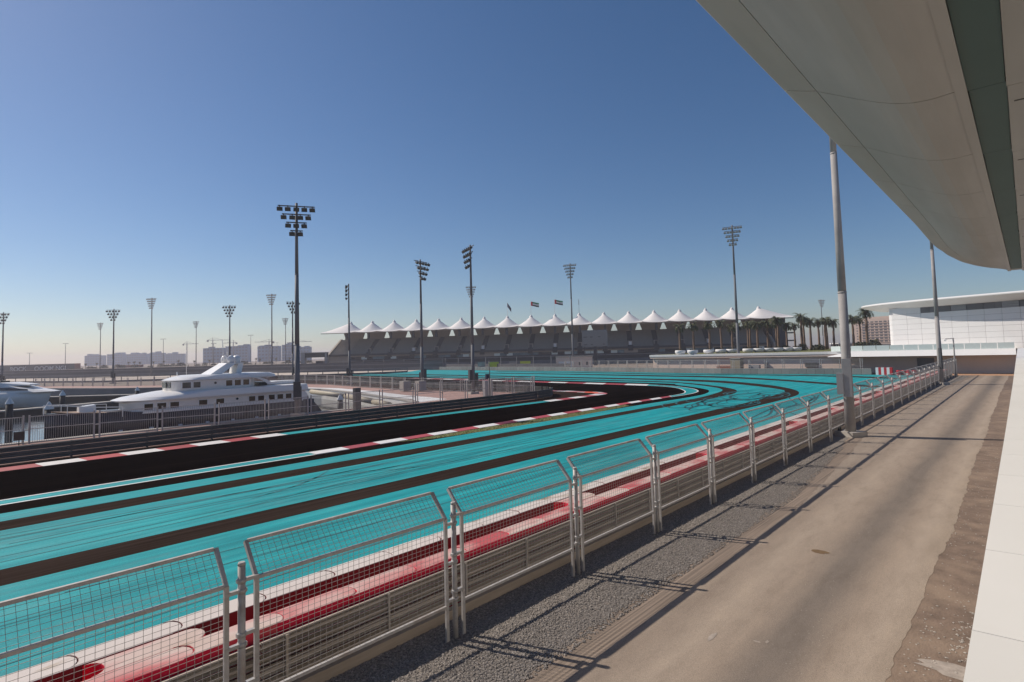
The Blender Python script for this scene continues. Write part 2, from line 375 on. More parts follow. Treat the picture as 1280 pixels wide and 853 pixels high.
# ------------------------------------------------------------------ mesh helpers
class MB:
    def __init__(s):
        s.v = []; s.f = []; s.mi = []; s.smooth = []
    def add(s, vs, fs, mi=0, smooth=False):
        o = len(s.v)
        s.v += [tuple(v) for v in vs]
        for f in fs:
            s.f.append(tuple(o + i for i in f)); s.mi.append(mi); s.smooth.append(smooth)
        return s
    def box(s, x0, x1, y0, y1, z0, z1, mi=0):
        vs = [(x0, y0, z0), (x1, y0, z0), (x1, y1, z0), (x0, y1, z0), (x0, y0, z1), (x1, y0, z1), (x1, y1, z1), (x0, y1, z1)]
        return s.add(vs, [(0, 3, 2, 1), (4, 5, 6, 7), (0, 1, 5, 4), (1, 2, 6, 5), (2, 3, 7, 6), (3, 0, 4, 7)], mi)
    def bar(s, p, q, w, h=None, mi=0, up=Vector((0, 0, 1))):
        """square bar from p to q"""
        h = h or w
        p, q = Vector(p), Vector(q)
        d = (q - p).normalized()
        a = d.cross(up)
        if a.length < 1e-4:
            a = d.cross(Vector((1, 0, 0)))
        a.normalize(); b = a.cross(d).normalized()
        vs = []
        for c in (p, q):
            for i, j in ((-1, -1), (1, -1), (1, 1), (-1, 1)):
                vs.append(c + a * (i * w / 2) + b * (j * h / 2))
        return s.add(vs, [(0, 1, 2, 3), (7, 6, 5, 4), (0, 4, 5, 1), (1, 5, 6, 2), (2, 6, 7, 3), (3, 7, 4, 0)], mi)
    def tube(s, p, q, r0, r1=None, n=10, mi=0, caps=True):
        r1 = r0 if r1 is None else r1
        p, q = Vector(p), Vector(q)
        d = (q - p).normalized()
        a = d.cross(Vector((0, 0, 1)))
        if a.length < 1e-4:
            a = Vector((1, 0, 0))
        a.normalize(); b = d.cross(a).normalized()
        vs = []
        for c, r in ((p, r0), (q, r1)):
            for i in range(n):
                t = 2 * math.pi * i / n
                vs.append(c + a * (r * math.cos(t)) + b * (r * math.sin(t)))
        s.add(vs, [(i, (i + 1) % n, n + (i + 1) % n, n + i) for i in range(n)], mi, True)
        if caps:
            o = len(s.v) - 2 * n
            s.f.append(tuple(o + i for i in reversed(range(n)))); s.mi.append(mi); s.smooth.append(False)
            s.f.append(tuple(o + n + i for i in range(n))); s.mi.append(mi); s.smooth.append(False)
        return s
    def lathe(s, prof, n=16, c=(0, 0, 0), mi=0):
        vs = []
        for r, z in prof:
            for i in range(n):
                t = 2 * math.pi * i / n
                vs.append((c[0] + r * math.cos(t), c[1] + r * math.sin(t), c[2] + z))
        fs = []
        for k in range(len(prof) - 1):
            for i in range(n):
                j = (i + 1) % n
                fs.append((k * n + i, k * n + j, (k + 1) * n + j, (k + 1) * n + i))
        return s.add(vs, fs, mi, True)
    def prism(s, pts, z0, z1, mi=0):
        n = len(pts)
        vs = [(x, y, z0) for x, y in pts] + [(x, y, z1) for x, y in pts]
        return s.add(vs, [tuple(reversed(range(n))), tuple(range(n, 2 * n))] + [(i, (i + 1) % n, n + (i + 1) % n, n + i) for i in range(n)], mi)
    def loft(s, secs, mi=0, smooth=True, closed=True, cap=True):
        n = len(secs[0])
        vs = [p for sec in secs for p in sec]
        fs = []
        rng = range(n) if closed else range(n - 1)
        for k in range(len(secs) - 1):
            for i in rng:
                j = (i + 1) % n
                fs.append((k * n + i, k * n + j, (k + 1) * n + j, (k + 1) * n + i))
        s.add(vs, fs, mi, smooth)
        if cap and closed:
            o = len(s.v) - len(vs)
            s.f.append(tuple(o + i for i in reversed(range(n)))); s.mi.append(mi); s.smooth.append(False)
            s.f.append(tuple(o + (len(secs) - 1) * n + i for i in range(n))); s.mi.append(mi); s.smooth.append(False)
        return s
    def mesh(s, name, *mats, fixn=False):
        me = bpy.data.meshes.new(name)
        me.from_pydata(s.v, [], s.f)
        for m in mats:
            me.materials.append(m)
        me.polygons.foreach_set('material_index', s.mi)
        me.polygons.foreach_set('use_smooth', s.smooth)
        if fixn:
            bm = bmesh.new(); bm.from_mesh(me)
            bmesh.ops.recalc_face_normals(bm, faces=bm.faces[:]); bm.to_mesh(me); bm.free()
        me.update()
        return me

def tag(o, label=None, cat=None, group=None, kind=None):
    if label: o['label'] = label
    if cat: o['category'] = cat
    if group: o['group'] = group
    if kind: o['kind'] = kind
    return o
def thing(name, loc, label, cat, group=None, rz=0.0, kind=None):
    o = bpy.data.objects.new(name, None)
    o.empty_display_size = 0.2
    COL.objects.link(o)
    o.location = loc; o.rotation_euler = (0, 0, rz)
    return tag(o, label, cat, group, kind)
def part(name, me, parent=None, loc=(0, 0, 0), rz=0.0, world=False, sc=None, kind=None):
    """one mesh object; world=True: its mesh is in world coordinates under an unrotated thing"""
    o = bpy.data.objects.new(name, me)
    COL.objects.link(o)
    if parent is not None:
        o.parent = parent
        if world:
            r = Vector((0, 0, 0)); p = parent
            while p is not None:
                r += p.location; p = p.parent
            loc = tuple(-r)
    o.location = loc
    o.rotation_euler = (0, 0, rz)
    if sc: o.scale = sc
    if kind: o['kind'] = kind
    return o
def single(name, me, label, cat, group=None, loc=(0, 0, 0), rz=0.0):
    return tag(part(name, me, None, loc, rz), label, cat, group)
def struct(name, me):
    return tag(part(name, me), kind='structure')
def kids(o):
    return [c for c in o.children]
def copy_tree(o, loc, rz=0.0, label=None, parent=None, sc=None):
    c = o.copy(); COL.objects.link(c)
    if parent is None:
        c.location = loc; c.rotation_euler = (0, 0, rz)
        if sc: c.scale = sc
        if label: c['label'] = label
    else:
        c.parent = parent
    for ch in kids(o):
        copy_tree(ch, None, parent=c)
    return c

def crom(P, n):
    """n points along a smooth curve through P, by arc length"""
    P = [Vector((p[0], p[1])) for p in P]
    Q = [P[0] * 2 - P[1]] + P + [P[-1] * 2 - P[-2]]
    out = []
    for i in range(1, len(Q) - 2):
        for k in range(16):
            t = k / 16
            a, b, c, d = Q[i - 1], Q[i], Q[i + 1], Q[i + 2]
            out.append(0.5 * ((2 * b) + (c - a) * t + (2 * a - 5 * b + 4 * c - d) * t * t + (3 * b - a - 3 * c + d) * t ** 3))
    out.append(P[-1])
    return resample(out, n)
def resample(P, n):
    P = [Vector((p[0], p[1])) for p in P]
    L = [0.0]
    for a, b in zip(P, P[1:]):
        L.append(L[-1] + (b - a).length)
    res = []; k = 0
    for i in range(n):
        s = L[-1] * i / (n - 1)
        while k < len(L) - 2 and L[k + 1] < s:
            k += 1
        d = L[k + 1] - L[k]
        res.append(P[k].lerp(P[k + 1], (s - L[k]) / d if d > 1e-9 else 0))
    return res
def sheet(A, B, z):
    mb = MB()
    n = len(A)
    mb.add([(p[0], p[1], z) for p in A] + [(p[0], p[1], z) for p in B], [(i, i + 1, n + i + 1, n + i) for i in range(n - 1)])
    return mb
def up(me):
    """make a flat sheet's faces look up"""
    bm = bmesh.new(); bm.from_mesh(me)
    for f in bm.faces:
        if f.normal.z < 0: f.normal_flip()
    bm.to_mesh(me); bm.free()
    return me
def poly(pts, z):
    mb = MB(); mb.add([(x, y, z) for x, y in pts], [tuple(range(len(pts)))]); return mb

# ------------------------------------------------------------------ ground, water
BASIN = [(-300, 53.2), (40.5, 53.2), (42.2, 58.1), (43.6, 63.6), (47.0, 77.0), (49.5, 91.0), (45.3, 123.0), (37.6, 138.0), (31.3, 148.5),
         (23.4, 170.7), (16.6, 189.6), (0, 230), (-60, 330), (-150, 420)]
gp = MB()
FAR = 2900
gp.add([(-FAR, -FAR, -0.03), (FAR, -FAR, -0.03), (FAR, 53.2, -0.03), (-FAR, 53.2, -0.03)], [(0, 1, 2, 3)])
for (a0, l0), (a1, l1) in zip(BASIN[1:], BASIN[2:]):
    gp.add([(a0, l0, -0.03), (FAR, l0, -0.03), (FAR, l1, -0.03), (a1, l1, -0.03)], [(0, 1, 2, 3)])
gp.add([(-300, 420, -0.03), (FAR, 420, -0.03), (FAR, FAR, -0.03), (-300, FAR, -0.03)], [(0, 1, 2, 3)])
gp.add([(-FAR, 53.2, -0.03), (-300, 53.2, -0.03), (-300, FAR, -0.03), (-FAR, FAR, -0.03)], [(0, 1, 2, 3)])
struct('ground', up(gp.mesh('ground', M['ground'])))
struct('water', up(poly([(-300, 53.0), (60, 53.0), (60, 430), (-300, 430)], -1.6).mesh('water', M['water'])))

# quay walls with a pale coping
qw = thing('quay_wall', (0, 53.2, 0), 'pale quay wall with coping round the marina basin', 'quay')
for k, ((a0, l0), (a1, l1)) in enumerate(zip(BASIN, BASIN[1:])):
    d = Vector((a1 - a0, l1 - l0)).normalized(); n = Vector((-d.y, d.x))
    if k == 0:
        a0 = -60
    me = MB().prism([(a0, l0), (a1, l1), (a1 - n.x * 0.5, l1 - n.y * 0.5), (a0 - n.x * 0.5, l0 - n.y * 0.5)], -2.4, -0.06)
    part('wall_section', me.mesh('wall_section', M['white_grc'] if 1 <= k <= 5 else M['wall_mid'], fixn=True), qw, world=True)
    me = MB().prism([(a0 + n.x * 0.06, l0 + n.y * 0.06), (a1 + n.x * 0.06, l1 + n.y * 0.06), (a1 - n.x * 0.7, l1 - n.y * 0.7), (a0 - n.x * 0.7, l0 - n.y * 0.7)], -0.055, 0.10)
    part('coping', me.mesh('coping', M['concrete'], fixn=True), qw, world=True)

# ------------------------------------------------------------------ circuit surfaces
struct('asphalt', up(poly([(-60, 9.15), (121, 9.15), (132, 165), (110, 200), (60, 200), (50, 140), (57, 108), (54, 74), (57, 46), (50, 42.7), (-60, 42.7)], 0.0).mesh('asphalt', M['asphalt'])))
SL = 0.095
def ext(P, l1=166.0):
    a, l = P[-1]
    return P + [(a + SL * (l1 - l) * 0.5, (l + l1) / 2), (a + SL * (l1 - l), l1)]
x0 = -40
b2b = ext([(x0, 19.3), (5, 19.3), (20, 19.15), (34, 19.1), (46, 18.8), (58, 18.6), (66, 18.9), (70.5, 19.9), (74, 21.3), (78.7, 24.2), (83.6, 28.6), (90.9, 38.4), (94.1, 54.1)])
b2t = ext([(x0, 20.9), (5, 20.85), (21, 20.8), (36, 20.7), (48, 20.6), (58, 20.6), (68, 21.2), (71.4, 21.7), (74, 22.9), (78.2, 26.6), (84.5, 34), (88, 42), (90.3, 51.8)])
b1b = ext([(x0, 25.8), (7, 25.7), (19, 25.5), (41, 25.45), (55, 25.3), (62, 25.5), (66, 25.7), (69.3, 26.6), (73, 28.4), (78.2, 33), (84, 40.5), (86.8, 50)])
b1t = ext([(x0, 27.3), (7, 27.2), (20, 27.0), (43, 26.8), (52, 26.7), (60, 27.0), (66, 27.8), (70.4, 28.8), (73.1, 30.2), (75.6, 32.2), (81.4, 39), (84.4, 48.6)])
b0o = ext([(x0, 28.75), (8, 28.65), (20, 28.75), (48, 28.55), (56, 28.2), (61, 28.2), (64.4, 28.5), (68.1, 29.6), (71.9, 31.8), (78.3, 38.9), (82.0, 47.2)])
wo = ext([(x0, 30.3), (5, 30.3), (20, 30.1), (48, 30.0), (58, 29.95), (63.5, 29.9), (67.2, 30.6), (69.7, 31.8), (72.6, 34), (75.9, 38), (77.3, 41.1), (78.3, 44), (79.2, 56), (80.0, 66)])
wi = ext([(x0, 31.5), (5, 31.5), (20, 31.3), (48, 31.15), (58, 31.0), (63.0, 31.0), (66.2, 31.9), (69.9, 34.1), (73, 36.7), (75.0, 40.2), (75.7, 44), (76.8, 55), (77.8, 64.1)])
ko = ext([(x0, 39.9), (10, 39.95), (30, 39.6), (50, 39.0), (57, 39.0), (60.3, 39.4), (62.1, 41.6), (62.3, 44), (62.9, 50.4), (64.3, 65)])
ki = ext([(x0, 41.1), (10, 41.2), (30, 40.8), (50, 40.2), (56, 40.2), (59.3, 40.6), (60.6, 42.6), (60.9, 45), (61.6, 51.5), (63, 66)])
near = [(x0, 11.15), (104, 11.15), (110.5, 12.5), (113.2, 18), (113.4, 30), (113.6, 47), (120.5, 78), (124, 96), (126, 116), (130.0, 157), (130.5, 166)]
N_ = 150
C = {k: crom(v, N_) for k, v in dict(b2b=b2b, b2t=b2t, b1b=b1b, b1t=b1t, b0o=b0o, wo=wo, wi=wi, ko=ko, ki=ki).items()}
near_s = resample(near, N_)
struct('run_off', up(sheet(C['b2b'], near_s, 0.004).mesh('run_off', M['turquoise'])))
struct('run_off', up(sheet(C['b1b'], C['b2t'], 0.004).mesh('run_off', M['turquoise'])))
struct('run_off', up(sheet(C['b0o'], C['b1t'], 0.004).mesh('run_off', M['turquoise'])))
struct('track', up(sheet(C['wi'], C['ko'], 0.004).mesh('track', M['track'])))
struct('track_edge_strip', up(sheet(C['wo'], C['b0o'], 0.003).mesh('track_edge_strip', M['asphalt_y'])))
# outer stripes left unpainted
b3t = [(97.0, 100), (108.5, 72), (106.3, 61.1), (103.7, 43.7), (97.6, 31.7), (89.8, 22.0), (84.0, 14)]
b3b = [(95.0, 98), (103.5, 70), (101.9, 58.6), (99.2, 41.9), (93.4, 30.3), (86.5, 21.7), (81.0, 14)]
b3t = [(113, 120), (109.5, 85)] + b3t[2:]
b3b = [(110, 120), (105.5, 80)] + b3b[2:]
struct('stripe', up(sheet(crom(b3t, 60), crom(b3b, 60), 0.008).mesh('stripe', M['asphalt'])))
b4t = [(122, 118), (118, 85), (112.0, 56), (111.3, 40), (109.5, 25), (104, 15)]
b4b = [(119.6, 118), (115.4, 85), (109.6, 57), (108.8, 41), (106.4, 26), (101, 15)]
struct('stripe', up(sheet(crom(b4t, 60), crom(b4b, 60), 0.008).mesh('stripe', M['asphalt'])))

def seg_kerb(name, A, B, a_from, a_to, step, mats, z=0.02, label=None):
    """kerb of separate painted pieces between two edge curves"""
    root = thing(name, (A[0][0], A[0][1], 0), None, None, kind='structure')
    A = resample(A, 600); B = resample(B, 600)
    L = 0.0; lens = [0.0]
    for p, q in zip(A, A[1:]):
        L += (q - p).length; lens.append(L)
    k = 0; s = a_from
    def at(P, u):
        t = min(max(u / L, 0), 1) * 599; i = min(int(t), 598)
        return P[i].lerp(P[i + 1], t - i)
    while s < a_to - 0.2:
        e = min(s + step, a_to)
        aa = [at(A, s + (e - s) * i / 4) for i in range(5)]
        bb = [at(B, s + (e - s) * i / 4) for i in range(5)]
        mb = MB(); hs = z
        n = 5
        vs = [(p.x, p.y, 0.012) for p in aa] + [(p.x, p.y, hs + 0.02) for p in bb]
        vs += [(p.x, p.y, -0.02) for p in aa] + [(p.x, p.y, -0.02) for p in bb]
        fs = [(i, i + 1, n + i + 1, n + i) for i in range(n - 1)]
        fs += [(n + i, n + i + 1, 3 * n + i + 1, 3 * n + i) for i in range(n - 1)]
        mb.add(vs, fs)
        part('kerb_stone', up(mb.mesh('kerb_stone', mats[k % len(mats)])), root, world=True)
        k += 1; s = e
    return root
RW = [M['red_paint'], M['white_paint']]
def sub(P, lo, hi, key=0):
    return [p for p in P if lo <= p[key] <= hi]
def cut(P, i0, i1):
    return P[i0:i1]
# marina-side kerb: red and white to x=20, then a teal strip, then red and white round the apex
kk = resample(crom(ko, 600), 600); kj = resample(crom(ki, 600), 600)
def idx(P, a, l0=None):
    return min(range(len(P)), key=lambda i: (P[i].x - a) ** 2 + (0 if l0 is None else (P[i].y - l0) ** 2))
i0, i1, i2, i3 = 0, idx(kk, 18.9, 40), idx(kk, 48.5, 39.2), idx(kk, 65.3, 76)
j0, j1, j2, j3 = 0, idx(kj, 18.9, 41), idx(kj, 48.5, 40.3), idx(kj, 64.0, 76)
def plen(P): return sum((q - p).length for p, q in zip(P, P[1:]))
l1 = plen(kk[:i1 + 1])
seg_kerb('kerb', kk[:i1 + 1], kj[:j1 + 1], l1 - 1.96 * 28, l1, 1.96, [M['red_paint'], M['white_paint']])
struct('kerb_strip', up(sheet(resample(kk[i1:i2 + 1], 40), resample(kj[j1:j2 + 1], 40), 0.010).mesh('kerb_strip', M['turquoise'])))
seg_kerb('kerb', kk[i2:i3], kj[j2:j3], 0, plen(kk[i2:i3]), 2.3, [M['white_paint'], M['red_paint']])
struct('apex_patch', up(poly([(60.1, 40.6), (61.5, 41.6), (61.9, 43.6), (60.4, 43.2)], 0.045).mesh('apex_patch', M['orange_paint'])))
# run-off side: teal strip with two white lines, then kerb, then teal strip round the corner, then kerb
wwi = resample(crom(wi, 700), 700); wwo = resample(crom(wo, 700), 700)
p1, q1 = idx(wwi, 16.3, 31.3), idx(wwo, 15.9, 30.1)
p2, q2 = idx(wwi, 60.5, 31.0), idx(wwo, 59.0, 29.95)
p3, q3 = idx(wwi, 75.4, 42.5), idx(wwo, 78.0, 43.5)
p4, q4 = idx(wwi, 82, 110), idx(wwo, 84, 110)
def teal(P, Q):
    P = resample(P, 60); Q = resample(Q, 60)
    struct('kerb_strip', up(sheet(P, Q, 0.010).mesh('kerb_strip', M['turquoise'])))
    for A, B in ((P, Q), (Q, P)):
        e = [a + (b - a).normalized() * 0.16 for a, b in zip(A, B)]
        struct('track_line', up(sheet(A, e, 0.016).mesh('track_line', M['white_paint'])))
teal(wwi[:p1 + 1], wwo[:q1 + 1])
seg_kerb('kerb', wwi[p1:p2 + 1], wwo[q1:q2 + 1], 0, plen(wwi[p1:p2 + 1]), 2.2, [M['white_paint'], M['red_paint']])
teal(wwi[p2:p3 + 1], wwo[q2:q3 + 1])
seg_kerb('kerb', wwi[p3:p4], wwo[q3:q4], 0, plen(wwi[p3:p4]), 4.2, [M['white_paint'], M['red_paint']])

# grass verge behind the kerb, with blades
def vl(a): return 28.7 if a > 26 else 28.7 + (26 - a) * 0.28
gpts = [(21.5, 30.0), (30, 30.05), (40, 30.05), (49, 30.0), (48, 28.9), (38, 28.35), (30, 28.5), (24, 29.0)]
struct('verge', up(poly(gpts, 0.012).mesh('verge', M['grass'])))
gb = MB()
for _ in range(3000):
    a = random.uniform(22, 48.5); l = random.uniform(28.6, 29.95)
    if a < 25 and l < 29.9 - (a - 21.5) * 0.4: continue
    h = random.uniform(0.02, 0.05); t = random.uniform(0, 6.28); w = 0.03
    dx, dy = math.cos(t) * w, math.sin(t) * w
    gb.add([(a - dx, l - dy, 0.012), (a + dx, l + dy, 0.012), (a + random.uniform(-.05, .05), l + random.uniform(-.05, .05), 0.012 + h)], [(0, 1, 2)])
tag(part('grass', gb.mesh('grass', M['grass'])), 'dry green grass strip behind the red and white kerb', 'grass', kind='stuff')

# tyre marks burnt into the paint
tm = MB()
def skid(P, w=0.16, n=40):
    c = crom(P, n)
    A, B = [], []
    for i, p in enumerate(c):
        d = (c[min(i + 1, n - 1)] - c[max(i - 1, 0)]).normalized()
        k = w * (0.35 + 0.65 * math.sin(math.pi * (i + 0.5) / n)) / 2
        A.append((p.x - d.y * k, p.y + d.x * k)); B.append((p.x + d.y * k, p.y - d.x * k))
    sh = sheet(A, B, 0.0105)
    tm.add(sh.v, [f[::-1] for f in sh.f])
rs = random.Random(3)
for l in (22.2, 23.0, 23.6, 24.3, 24.7, 21.6, 17.5, 16.4, 14.2, 12.9):
    a = rs.uniform(-6, 4)
    skid([(a, l), (a + 14, l + rs.uniform(-.4, .4)), (a + 26, l + rs.uniform(-.5, .6)), (a + rs.uniform(34, 52), l + rs.uniform(-.9, .9))], rs.uniform(0.05, 0.13), 60)
skid([(13.5, 24.6), (15, 24.0), (16.5, 22.8), (18.8, 22.2), (22, 22.0)], 0.12)
skid([(9.5, 23.0), (11.5, 23.6), (13.2, 24.6), (14.3, 25.6)], 0.14)
skid([(8, 21.8), (14, 22.5), (20, 22.4), (28, 21.4)], 0.12)
skid([(1, 25.0), (8, 24.6), (16, 23.6), (30, 22.4)], 0.12)
tag(part('tyre_marks', tm.mesh('tyre_marks', M['skid'])), 'long faint tyre marks streaking along the turquoise run-off', 'tyre marks', kind='stuff')
tm = MB()
for k in range(30):      # donuts at the corner
    ca, cl = rs.uniform(50, 70), rs.uniform(20.8, 25.6)
    r = rs.uniform(1.0, 3.6); t0 = rs.uniform(0, 6.28); t1 = t0 + rs.uniform(2.2, 5.6)
    pts = []
    for i in range(7):
        t = t0 + (t1 - t0) * i / 6
        q = (ca + 1.5 * r * math.cos(t), cl + 0.75 * r * math.sin(t))
        pts.append(q)
    skid(pts, rs.uniform(0.18, 0.34), 48)
for k in range(9):
    a = rs.uniform(40, 62); l = rs.uniform(13, 18)
    skid([(a, l), (a + 4, l + rs.uniform(-.5, .9)), (a + 8, l + rs.uniform(0, 2.5)), (a + 12, l + rs.uniform(1, 5))], 0.2)
tag(part('tyre_marks', tm.mesh('tyre_marks', M['skid_dark'])), 'dark looping tyre marks burnt into the turquoise run-off', 'tyre marks', kind='stuff')

# ------------------------------------------------------------------ service road side
def jit(pts, s, rng):
    return [(x, y + rng.uniform(-s, s)) for x, y in pts]
rj = random.Random(11)
def lroad(a): return 6.05 if a < 22 else (6.05 + min(1.7, (a - 22) * 0.085) if a < 60 else 7.75 - (a - 60) * 0.03)
def frac(a, s):
    return 0.5 * math.sin(a * .31 + s) + .3 * math.sin(a * 1.07 + 2 * s) + .2 * math.sin(a * 3.3 + 3 * s)
AA = [-8 + i * 0.2 for i in range(616)]
LA = [(a, lroad(a) + 0.10 * frac(a, 1.0) + rj.uniform(-.035, .035)) for a in AA]
RA = [(a, 1.98 + min(0.45, max(0, (a - 22) * 0.008)) + 0.07 * frac(a, 4.0) + rj.uniform(-.03, .03)) for a in AA]
struct('service_road', up(sheet(LA, RA, 0.008).mesh('service_road', M['road'])))
struct('gravel_bed', up(sheet([(a, 9.15) for a, _ in LA], [(a, lroad(a) + 0.62 + 0.13 * frac(a * 1.7, 2.2) + rj.uniform(-.05, .05)) for a, l in LA], 0.004).mesh('gravel_bed', M['gravel'])))
struct('dust_strip', up(sheet([(a, l + 1.1) for a, l in LA], [(a, l - 0.25) for a, l in LA], 0.000).mesh('dust_strip', M['dust'])))
struct('soil_verge', up(sheet([(a, l + 0.2) for a, l in RA], [(a, -0.5) for a, _ in RA], 0.004).mesh('soil_verge', M['soil'])))
struct('soil_bank', up(poly([(112.5, 1.0), (112.8, 10.5), (117.6, 10.5), (117.6, 1.0)], 0.016).mesh('soil_bank', M['orange_soil'])))

def stones(n, fa, fl, fr, mat_, name, label, seed, z=0.004):
    """loose stones: small squashed irregular octahedra, one mesh"""
    r_ = random.Random(seed)
    mb = MB()
    for _ in range(n):
        a = fa(r_); l = fl(r_, a); s = fr(r_)
        t = r_.uniform(0, 6.28); c, sn = math.cos(t) * s, math.sin(t) * s
        k = r_.uniform(0.5, 1.0); h = s * r_.uniform(0.4, 0.9)
        vs = [(a + c, l + sn, z + h * .3), (a - sn * k, l + c * k, z + h * .35), (a - c * r_.uniform(.7, 1.1), l - sn, z + h * .25), (a + sn * k, l - c * k, z + h * .4),
              (a + r_.uniform(-.2, .2) * s, l + r_.uniform(-.2, .2) * s, z + h), (a, l, z - 0.01)]
        mb.add(vs, [(0, 1, 4), (1, 2, 4), (2, 3, 4), (3, 0, 4), (1, 0, 5), (2, 1, 5), (3, 2, 5), (0, 3, 5)])
    return tag(part(name, mb.mesh(name, mat_)), label, 'gravel', kind='stuff')
stones(52000, lambda r: 2 + 32 * r.random() ** 1.9, lambda r, a: r.uniform(lroad(a) + 0.45, 9.3), lambda r: r.uniform(0.012, 0.036), M['stone'], 'gravel', 'loose grey gravel between the mesh fence and the road', 5)
stones(900, lambda r: 2 + 30 * r.random() ** 1.5, lambda r, a: r.uniform(lroad(a) + 0.6, 9.2), lambda r: r.uniform(0.012, 0.036), M['pale_stone'], 'gravel', 'pale stones scattered over the grey gravel bed', 6)
stones(1500, lambda r: 2 + 40 * r.random() ** 1.4, lambda r, a: 0.2 + 1.75 * r.random(), lambda r: r.uniform(0.008, 0.028), M['pale_stone'], 'gravel', 'pale rubble on the brown soil beside the road', 8)
stones(260, lambda r: r.gauss(13.2, 1.0), lambda r, a: min(1.9, abs(r.gauss(1.0, 0.3))), lambda r: r.uniform(0.012, 0.04), M['pale_stone'], 'gravel', 'patch of pale stones spilled on the brown soil', 9)
stones(1300, lambda r: 3 + 40 * r.random() ** 1.5, lambda r, a: 2.05 + 4.0 * r.random() ** 1.2, lambda r: r.uniform(0.004, 0.014), M['pale_stone'], 'gravel', 'scattered grit lying on the dusty service road', 12, z=0.008)
def blotch(cx, cy, rx, ry, z, n=18, seed=1):
    r_ = random.Random(seed)
    return poly([(cx + rx * math.cos(6.283 * i / n) * r_.uniform(.7, 1.15), cy + ry * math.sin(6.283 * i / n) * r_.uniform(.7, 1.15)) for i in range(n)], z)
struct('road_stain', up(blotch(8.85, 4.15, 0.13, 0.24, 0.0125, seed=2).mesh('road_stain', M['oil'])))
struct('road_stain', up(blotch(16.6, 4.4, 0.16, 0.22, 0.0125, seed=3).mesh('road_stain', M['oil'])))
struct('road_mark', up(blotch(10.9, 4.05, 0.03, 0.08, 0.0125, seed=4).mesh('road_mark', M['chalk'])))
struct('road_mark', up(blotch(11.0, 3.9, 0.06, 0.03, 0.0125, seed=5).mesh('road_mark', M['chalk'])))
struct('road_mark', up(blotch(10.55, 4.75, 0.2, 0.05, 0.0125, seed=6).mesh('road_mark', M['chalk'])))
struct('spilled_grout', up(blotch(12.0, 1.05, 0.28, 0.8, 0.0085, seed=7).mesh('spilled_grout', M['chalk'])))

# ------------------------------------------------------------------ mesh fence beside the road
FS, FL, F0 = 4.03, 8.51, 3.376
HB, HT, TILT = 2.32, 2.76, 0.39
fence = thing('mesh_fence', (F0, FL, 0), 'tall wire mesh fence with cranked top beside the gravel and service road', 'fence')
G_ = 0.21
pf = MB()
x_a, x_b = G_, FS - G_
for x in (x_a, x_b):
    pf.bar((x, 0, 0.0), (x, 0, HB), 0.065, 0.05, up=Vector((0, 1, 0)))
    pf.bar((x, 0.0, HB - 0.01), (x, TILT, HT), 0.065, 0.05, up=Vector((1, 0, 0)))
for z, y in ((0.66, 0), (HB, 0.005), (HT, TILT)):
    pf.bar((x_a + 0.033, y, z), (x_b - 0.033, y, z), 0.05, 0.05)
pf_me = pf.mesh('panel_frame', M['fence_metal'])
wm = MB()
nx = 36
for i in range(1, nx):
    x = x_a + (x_b - x_a) * i / nx
    wm.bar((x, 0, 0.66), (x, 0, HB), 0.0047, 0.0047, up=Vector((0, 1, 0)))
    wm.bar((x, 0, HB), (x, TILT, HT), 0.0047, 0.0047, up=Vector((1, 0, 0)))
for k in range(1, 22):
    z = 0.66 + (HB - 0.66) * k / 22
    wm.bar((x_a, 0.007, z), (x_b, 0.007, z), 0.0047)
for k in range(1, 8):
    t = k / 8
    wm.bar((x_a, TILT * t, HB + (HT - HB) * t + 0.006), (x_b, TILT * t, HB + (HT - HB) * t + 0.006), 0.0047)
wm_me = wm.mesh('wire_mesh', M['wire'])
po = MB().tube((0, 0, 0), (0, 0, 2.56), 0.052, n=12).tube((0, 0, 2.56), (0, 0, 2.6), 0.056, 0.045, n=12)
po_me = po.mesh('post', M['fence_metal'])
cl = MB().box(-0.24, 0.07, -0.03, 0.03, -0.025, 0.025).tube((0, 0, -0.035), (0, 0, 0.035), 0.060, n=12)
cl_me = cl.mesh('clamp', M['grey_metal'])
cl2 = MB().box(-0.07, 0.24, -0.03, 0.03, -0.025, 0.025).tube((0, 0, -0.035), (0, 0, 0.035), 0.060, n=12)
cl2_me = cl2.mesh('clamp', M['grey_metal'])
base_me = MB().box(-0.16, 0.16, -0.16, 0.16, -0.05, 0.03).mesh('footing', M['concrete'])
NP = 27
for i in range(-2, NP + 1):
    p = part('post', po_me, fence, (FS * i, 0, 0))
    for z in (0.75, 1.45, 2.2):
        part('clamp', cl_me, p, (0, 0, z))
        part('clamp', cl2_me, p, (0, 0, z + 0.14))
    if i < NP:
        f = part('panel_frame', pf_me, fence, (FS * i, 0.0, 0))
        part('wire_mesh', wm_me, f, kind='stuff')

# ------------------------------------------------------------------ guardrail and crash blocks behind the fence
def w_profile(y, z, h, d):
    """cross-section of a two-wave rail, depth d toward +y"""
    pts = []
    for t, o in ((0, 0), (.12, .9), (.30, 1), (.42, .15), (.58, .15), (.70, 1), (.88, .9), (1, 0)):
        pts.append((y + o * d, z + h * t))
    back = [(yy - 0.012, zz) for yy, zz in reversed(pts)]
    return pts + back
def rail_mesh(length, h, d, m, name='rail'):
    pr = w_profile(0, 0, h, d)
    mb = MB().loft([[(x, y, z) for y, z in pr] for x in (0, length)], smooth=False)
    return mb.mesh(name, m, fixn=True)
gr = thing('guardrail', (0, 9.3, 0), 'dusty four-rail steel guardrail behind the mesh fence', 'guardrail')
rm = rail_mesh(3.99, 0.165, 0.085, M['rail'])
pm = MB().box(-0.022, 0.022, -0.05, -0.014, -0.1, 0.97).mesh('post', M['rail'])
